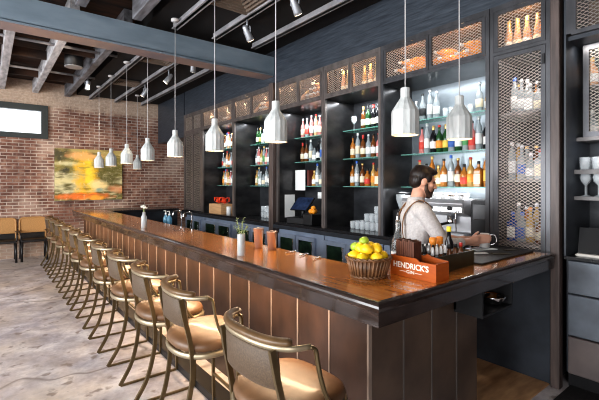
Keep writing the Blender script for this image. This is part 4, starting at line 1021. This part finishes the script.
# torso and neck core
sk.ell((0, 0, 1.27), (.105, .155, .20)); sk.ell((0, 0, 1.05), (.10, .145, .18)); sk.ell((-.005, 0, .92), (.11, .155, .13))
sk.cone((-.01, -.15, 1.435), (-.01, .15, 1.435), .055, .055); sk.cone((-.015, 0, 1.42), (.02, 0, 1.58), .064, .056)
# head
sk.ell(H(-.012, 0, .022), (.098, .076, .095), 22, 14, HR); sk.ell(H(.022, 0, -.035), (.070, .060, .078), 20, 12, HR)
sk.ell(H(.045, 0, -.088), (.038, .040, .028), 14, 10, HR)
sk.ell(H(.080, 0, .036), (.014, .052, .012), 12, 8, HR)
sk.cone(H(.090, 0, .018), H(.112, 0, -.022), .010, .015, 10); sk.ell(H(.100, 0, -.026), (.012, .020, .010), 10, 8, HR)
sk.ell(H(.088, 0, -.052), (.010, .026, .007), 10, 8, HR); sk.ell(H(.086, 0, -.064), (.010, .022, .007), 10, 8, HR)
for s in (-1, 1):
    sk.ell(H(-.012, .076 * s, -.005), (.022, .010, .033), 12, 8, HR); sk.ell(H(.055, .045 * s, -.015), (.028, .022, .022), 12, 8, HR)
# arms
ARM = {-1: ((-.005, -.185, 1.43), (.135, -.255, 1.175), (.385, -.125, 1.185)), 1: ((-.005, .185, 1.43), (.17, .255, 1.20), (.40, .105, 1.165))}
for s in (-1, 1):
    a, b, c_ = ARM[s]
    sk.cone(a, b, .052, .042); sk.cone(b, c_, .042, .027)
# hands round the jug
JG = Vector((.555, -.035, 1.180)); JR = .040
def hand(s, wrist, z0):
    w_ = Vector(wrist); kn = Vector((JG.x - .062, JG.y + s * .052, z0))
    sk.cone(w_, w_.lerp(kn, .55), .025, .028, 12)
    for i, dz in enumerate((.030, .010, -.010, -.029)):
        k0 = kn + Vector((-.004 * abs(dz) * 50 * .2, 0, dz)); L = (.94, 1.03, .98, .80)[i]
        sk.cone(w_ + Vector((.015, 0, dz * .55)), k0, .016, .0115, 10)
        base = math.atan2(k0.y - JG.y, k0.x - JG.x); P_ = [k0]
        for st, rr in ((.62, .051), (1.22, .050), (1.72, .048)):
            th = base - s * st * L
            P_.append(Vector((JG.x + rr * math.cos(th), JG.y + rr * math.sin(th), z0 + dz * (1 - .06 * st))))
        rad = (.0108, .0098, .0090, .0078)
        for q_ in range(3): sk.cone(P_[q_], P_[q_ + 1], rad[q_] * (1 if i < 3 else .88), rad[q_ + 1] * (1 if i < 3 else .88), 10)
    tb = w_.lerp(kn, .45) + Vector((0, -s * .018, .026)); t1 = Vector((JG.x - .056, JG.y - s * .012, z0 + .043)); t2 = Vector((JG.x - .030, JG.y - s * .044, z0 + .046))
    sk.cone(tb, t1, .014, .0115, 10); sk.cone(t1, t2, .0115, .0088, 10)
hand(-1, ARM[-1][2], 1.197); hand(1, ARM[1][2], 1.162)
# legs
for s in (-1, 1):
    sk.cone((0, .09 * s, .90), (.01, .105 * s, .49), .082, .055); sk.cone((.01, .105 * s, .49), (-.01, .11 * s, .10), .055, .040); sk.cone((-.02, .11 * s, .045), (.12, .125 * s, .035), .035, .030)
sk.build('body', M['skin'], bt, remesh=.0062, smoothit=2)
for s in (-1, 1): MB().ell(H(.083, .032 * s, .014), (.010, .013, .008), 10, 8, HR).build('eye', M['eye'], bt)
# hair
hm = MB(); hm.ell(H(-.026, 0, .050), (.098, .083, .084), 22, 14, HR); hm.ell(H(-.058, 0, .005), (.062, .078, .075), 18, 12, HR); hm.ell(H(.030, 0, .098), (.070, .062, .032), 18, 10, HR); hm.ell(H(-.02, 0, .105), (.082, .066, .036), 18, 10, HR)
for s in (-1, 1): hm.ell(H(.012, .068 * s, .035), (.036, .014, .040), 12, 8, HR)
hm.build('hair', M['hair'], bt, remesh=.007, smoothit=2)
bd_ = MB()
for s in (-1, 1):
    bd_.cone(H(.010, .064 * s, -.018), H(.022, .060 * s, -.062), .013, .017, 10); bd_.cone(H(.022, .060 * s, -.062), H(.066, .034 * s, -.100), .017, .022, 10)
    bd_.cone(H(.092, .022 * s, -.052), H(.100, .004 * s, -.041), .007, .008, 8); bd_.cone(H(.092, .022 * s, -.052), H(.078, .030 * s, -.085), .008, .014, 8)
bd_.cone(H(.066, .034, -.100), H(.066, -.034, -.100), .022, .022, 10); bd_.ell(H(.080, 0, -.098), (.022, .030, .026), 12, 8, HR)
bd_.build('beard', M['beard'], bt, remesh=.006, smoothit=2)
# shirt
sh = MB(); sh.ell((0, 0, 1.27), (.122, .172, .215)); sh.ell((-.004, 0, 1.06), (.118, .160, .19)); sh.cone((-.014, -.148, 1.433), (-.014, .148, 1.433), .068, .068)
sh.cone((-.018, -.04, 1.475), (-.018, .04, 1.475), .058, .058); sh.ell((-.035, 0, 1.36), (.095, .15, .12))
for s in (-1, 1):
    a, b, c_ = ARM[s]; sh.cone(a, b, .067, .056); sh.cone(b, Vector(b).lerp(Vector(c_), .62), .056, .042)
sh.build('shirt', M['shirt'], bt, remesh=.009, smoothit=4)
cl = MB(); cl.lathe([(.066, 0), (.072, .004), (.066, .045), (.060, .046), (.060, .004)], 20, (-.005, 0, 1.495)); cl.build('shirt_collar', M['shirt'], bt)
# trousers and shoes
tr_ = MB(); tr_.ell((-.005, 0, .92), (.125, .17, .12))
for s in (-1, 1): tr_.cone((0, .092 * s, .88), (.01, .105 * s, .49), .095, .068); tr_.cone((.01, .105 * s, .49), (-.01, .11 * s, .13), .068, .060)
tr_.build('trousers', M['trousers'], bt, remesh=.011, smoothit=3)
for s in (-1, 1):
    q = MB(); q.ell((.045, .118 * s, .045), (.135, .048, .045)); q.ell((-.03, .112 * s, .07), (.055, .045, .06)); q.build('shoe', M['black'], bt, remesh=.009, smoothit=2)
# apron: wrapped skirt with bib and straps
def shell(z0, z1, a0, a1, rx, ry, n=24, th=.006, flare=0.0):
    q = MB(); rs = []
    for i in range(n + 1):
        a = a0 + (a1 - a0) * i / n; ca, sa_ = math.cos(a), math.sin(a)
        rs.append([(rx[0] * ca - .004, ry[0] * sa_, z0), ((rx[0] + th) * ca - .004, (ry[0] + th) * sa_, z0), ((rx[1] + th) * ca - .004, (ry[1] + th) * sa_, z1), (rx[1] * ca - .004, ry[1] * sa_, z1)])
    return q.rings(rs, True, True)
q = shell(.55, 1.17, -2.75, 2.75, (.175, .215), (.126, .172), 40); q.v = q.v; q.build('apron_skirt', M['apron'], bt)
shell(1.09, 1.36, -.75, .75, (.126, .126), (.172, .175)).build('apron_bib', M['apron'], bt)
for s in (-1, 1):
    pts = bez([(.115, .085 * s, 1.35), (.085, .092 * s, 1.455), (.02, .095 * s, 1.508), (-.05, .088 * s, 1.492), (-.122, .078 * s, 1.40), (-.140, .075 * s, 1.28), (-.128, .072 * s, 1.20), (-.122, .072 * s, 1.14)], 6)
    MB().tube(pts, .010, 4, flat=(1.2, .3)).build('apron_strap', M['strap'], bt)
# the jug in his hands
jw = Matrix.Translation(BP) @ Matrix.Rotation(BR, 4, 'Z') @ Matrix.Translation((JG.x, JG.y, 1.178 - .055))
jg = empty('milk_jug', jw.translation, 'small bright steel jug with loop handle held by the bartender', 'jug', rz=BR)
MB().lathe([(.034, 0), (.0385, .003), (.0385, .06), (.034, .095), (.036, .115), (.034, .115), (.032, .095), (.036, .06), (.036, .008), (.003, .008)], 22).build('jug_body', M['palesteel'], jg)
MB().tube(bez([(.034, -.012, .102), (.062, -.022, .105), (.080, -.030, .085), (.078, -.030, .04), (.038, -.014, .022)], 5), .0045, 6).build('handle', M['chrome'], jg)

# ------------------------------------------------------------------ painting, chairs by the brick wall
pt = empty('painting', (1.205, 10.545, 1.235), 'large abstract orange, yellow and green painting on the brick wall', 'painting')
MB().rbox(0, 1.45, -.005, .0748, 0, 1.21, .004).build('canvas', M['painting'], pt)
def chair(label, loc):
    r = empty('wall_chair', loc, label, 'chair', 'cane backed chairs along the brick wall')
    MB().rbox(-.23, .23, -.48, -.02, .40, .455, .012).build('seat', M['blackwood'], r)
    f = MB(); f.tube(bez([(-.235, -.02, .42), (-.235, .0, .80), (-.20, .01, .87), (-.12, .012, .885), (.12, .012, .885), (.20, .01, .87), (.235, .0, .80), (.235, -.02, .42)], 6), .018, 8); f.build('back_frame', M['cane'], r)
    MB().rbox(-.222, .222, .0, .014, .56, .872, .003).build('back_panel', M['cane'], r)
    for s in (-1, 1):
        MB().tube([(.215 * s, -.455, .40), (.225 * s, -.47, 0)], .022, 8).build('leg', M['blackwood'], r); MB().tube([(.22 * s, -.03, .42), (.225 * s, .015, 0)], .02, 8).build('leg', M['blackwood'], r)
        q = MB(); q.tube(bez([(.235 * s, .0, .60), (.245 * s, -.2, .60), (.245 * s, -.40, .585), (.24 * s, -.44, .52), (.225 * s, -.44, .43)], 5), .017, 8); q.build('armrest', M['blackwood'], r)
    MB().rbox(-.22, .22, -.03, .01, .45, .555, .004).build('lower_back', M['blackwood'], r)
    return r
ch = chair('black armchair with cane back against brick wall, right of the pair', (.78, 10.46, 0))
dup(ch, (.24, 10.46, 0), 'black armchair with cane back against brick wall, left one')

# ------------------------------------------------------------------ ceiling fittings
def vent(x, y, s, label):
    r = empty('ceiling_vent', (x, y, 3.735), label, 'vent', 'square ceiling air vents')
    B(-s, s, -s, s, -.012, .004).build('back_plate', M['black'], r)
    k = s
    for i in range(5):
        q = MB(); a = s * (1 - i * .19); b = a - s * .085; z0, z1 = -.05 + .007 * i, -.013
        rs = [[(a * sx, a * sy, z0) for sx, sy in ((-1, -1), (1, -1), (1, 1), (-1, 1))], [(b * sx, b * sy, z1) for sx, sy in ((-1, -1), (1, -1), (1, 1), (-1, 1))], [((b - .008) * sx, (b - .008) * sy, z1) for sx, sy in ((-1, -1), (1, -1), (1, 1), (-1, 1))], [((a - .010) * sx, (a - .010) * sy, z0) for sx, sy in ((-1, -1), (1, -1), (1, 1), (-1, 1))]]
        rs.append(rs[0]); q.rings(rs, False); q.build('louver', M['grille'], r)
    return r
vent(2.24, 3.93, .27, 'square bronze air vent in ceiling nearest the camera')
vent(2.24, 6.65, .24, 'square bronze air vent in ceiling just beyond the steel beam')
vent(2.24, 8.6, .22, 'square bronze air vent in ceiling farthest away')
def spotlight(loc, rz, tilt, label, first=[None]):
    if first[0]: 
        return dup(first[0], loc, label, rz=rz)
    r = empty('spotlight', loc, label, 'spotlight', 'adjustable ceiling spotlights', rz=rz)
    MB().tube([(0, 0, 0), (0, 0, -.10)], .012, 8).build('stem', M['spot'], r)
    y_ = MB(); y_.tube([(0, -.05, -.16), (0, -.05, -.10), (0, .05, -.10), (0, .05, -.16)], .006, 4); y_.build('bracket', M['spot'], r)
    d = Vector((.62, 0, -.78)); p = Vector((0, 0, -.16)); 
    hd = MB(); hd.tube([p - d * .09, p - d * .07, p - d * .02, p, p + d * .07, p + d * .10], [.022, .035, .036, .042, .045, .050], 16); h_ = hd.build('lamp_head', M['spot'], r)
    MB().tube([p + d * .098, p + d * .104], .042, 16).build('lens', M['spotlens'], h_)
    first[0] = r; return r
for j, (x, y, z, rz, lab) in enumerate(((2.53, 3.28, 3.66, .3, 'grey ceiling spotlight nearest the camera'), (2.53, 4.25, 3.66, .3, 'grey ceiling spotlight just in front of the steel beam'),
        (2.62, 6.1, 3.70, 1.2, 'grey ceiling spotlight first beyond the steel beam at right'), (2.53, 6.95, 3.66, 2.6, 'grey ceiling spotlight second beyond the steel beam'), (2.53, 8.3, 3.66, 2.2, 'grey ceiling spotlight farthest along the right rail'),
        (1.0, 6.0, 3.80, 1.8, 'bright spotlight between the joists behind the beam'), (1.55, 8.7, 3.74, 1.5, 'bright spotlight between joists close to the brick wall'))):
    spotlight((x, y, z), rz, 0, lab)
cn = empty('ceiling_speaker', (1.13, 7.5, 3.93), 'black drum hanging between the joists beyond the beam', 'speaker')
MB().tube([(0, 0, 0), (0, 0, -.05)], .02, 8).build('stem', M['blackmetal'], cn); MB().lathe([(.13, -.36), (.14, -.355), (.14, -.05), (.12, -.04)], 24).build('drum', M['black'], cn)
MB().lathe([(.125, -.364), (.138, -.364), (.138, -.356), (.125, -.356)], 24).build('trim_ring', M['spot'], cn)

# ------------------------------------------------------------------ lights
def area(name, loc, rot, sx, sy, power, color):
    l = bpy.data.lights.new(name, 'AREA'); l.shape = 'RECTANGLE'; l.size = sx; l.size_y = sy; l.energy = power; l.color = color
    o = bpy.data.objects.new(name, l); COL.objects.link(o); o.location = loc; o.rotation_euler = rot; return o
def point(name, loc, power, color, r=.04):
    l = bpy.data.lights.new(name, 'POINT'); l.energy = power; l.color = color; l.shadow_soft_size = r
    o = bpy.data.objects.new(name, l); COL.objects.link(o); o.location = loc; return o
def spot(name, loc, target, power, color, ang=60, blend=.6):
    l = bpy.data.lights.new(name, 'SPOT'); l.energy = power; l.color = color; l.spot_size = math.radians(ang); l.spot_blend = blend; l.shadow_soft_size = .05
    o = bpy.data.objects.new(name, l); COL.objects.link(o); o.location = loc
    o.rotation_euler = (Vector(target) - Vector(loc)).to_track_quat('-Z', 'Y').to_euler(); return o
wd = bpy.data.worlds.new('daylight'); sc.world = wd; wd.use_nodes = True
wd.node_tree.nodes['Background'].inputs[0].default_value = (.94, .97, 1.0, 1); wd.node_tree.nodes['Background'].inputs[1].default_value = 1.4
area('shopfront_left', (-5.6, 3.5, 1.9), (0, -PI / 2, 0), 3.2, 8, 640, (.92, .96, 1.0))
area('shopfront_rear', (-3.2, -2.6, 2.0), (PI / 2, 0, 0), 3, 2.6, 130, (.95, .97, 1.0))
area('bar_underlight', (FX - .12, 5.4, BZ - .118), (0, .32, 0), .05, 7.6, 62, (1, .72, .46))
for x, y in pend_all: point('pendant_light', (x, y, 1.965 + .03), 1.3, (1, .62, .30))
for i, y in enumerate((1.49, 2.05, 2.67, 3.25, 3.72, 4.25, 4.80, 5.5, 6.15, 6.8, 7.5)):
    point('box_light', (3.66, y, ZTOP - .06), 3.2 if y < 3 else 2.0, (1, .66, .40), .02)
for (y0, y1) in ((1.75, 2.97), (3.0, 3.96), (4.0, 5.06), (5.22, 6.44), (6.48, 7.8)):
    area('shelf_light', (3.86, (y0 + y1) / 2, ZB - .04), (0, 0, 0), .03, (y1 - y0) * .9, 3.2 if y0 < 2 else 7.0, (.92, .96, 1.0))
area('shelf_light', (3.68, 1.49, ZB - .04), (0, -.3, 0), .03, .4, 2.2, (1, .92, .85))
for z in (2.18, 1.60): point('cabinet_fill', (3.66, 1.48, z), .3, (1, .92, .85), .02)  # added points that brighten the bottles, no fittings inside
area('machine_fill', (3.75, 2.36, 1.57), (0, 0, 0), .03, 1.1, 6, (.95, .97, 1.0))  # added fill that brightens the espresso machine, no fitting there
area('shelf_light', (3.70, .85, ZB - .06), (0, -.5, 0), .03, .5, 1.6, (1, .95, .9))
point('cabinet_fill', (3.70, .95, 1.92), .6, (.95, .97, 1.0), .02)
for (x, y) in ((2.53, 3.28), (2.53, 4.25)): spot('spot_beam', (x, y, 3.45), (1.75, y - .9, 1.0), 230, (1, .82, .60), 60)
spot('spot_beam', (2.53, 6.9, 3.45), (1.7, 7.0, 1.0), 90, (1, .85, .66), 55)
spot('spot_beam', (1.55, 8.6, 3.55), (1.9, 10.6, 1.9), 70, (1, .82, .62), 60)
spot('spot_beam', (.9, 6.1, 3.6), (.5, 10.6, 2.0), 90, (1, .85, .68), 60)

# ------------------------------------------------------------------ camera
cd_ = bpy.data.cameras.new('camera'); cam = bpy.data.objects.new('camera', cd_); COL.objects.link(cam); sc.camera = cam
cam.location = (0, 0, 1.62); cam.rotation_euler = (PI / 2, 0, -math.radians(38.3))
cd_.sensor_width = 36; cd_.lens = 36 * 395 / 599; cd_.shift_y = -16 / 599; cd_.clip_start = .02
sc.cycles.use_denoising = True
sc.cycles.max_bounces = 8
sc.cycles.filter_width = 1.1
sc.view_settings.view_transform = 'Standard'
sc.view_settings.look = 'Medium High Contrast'
sc.view_settings.exposure = 0.35
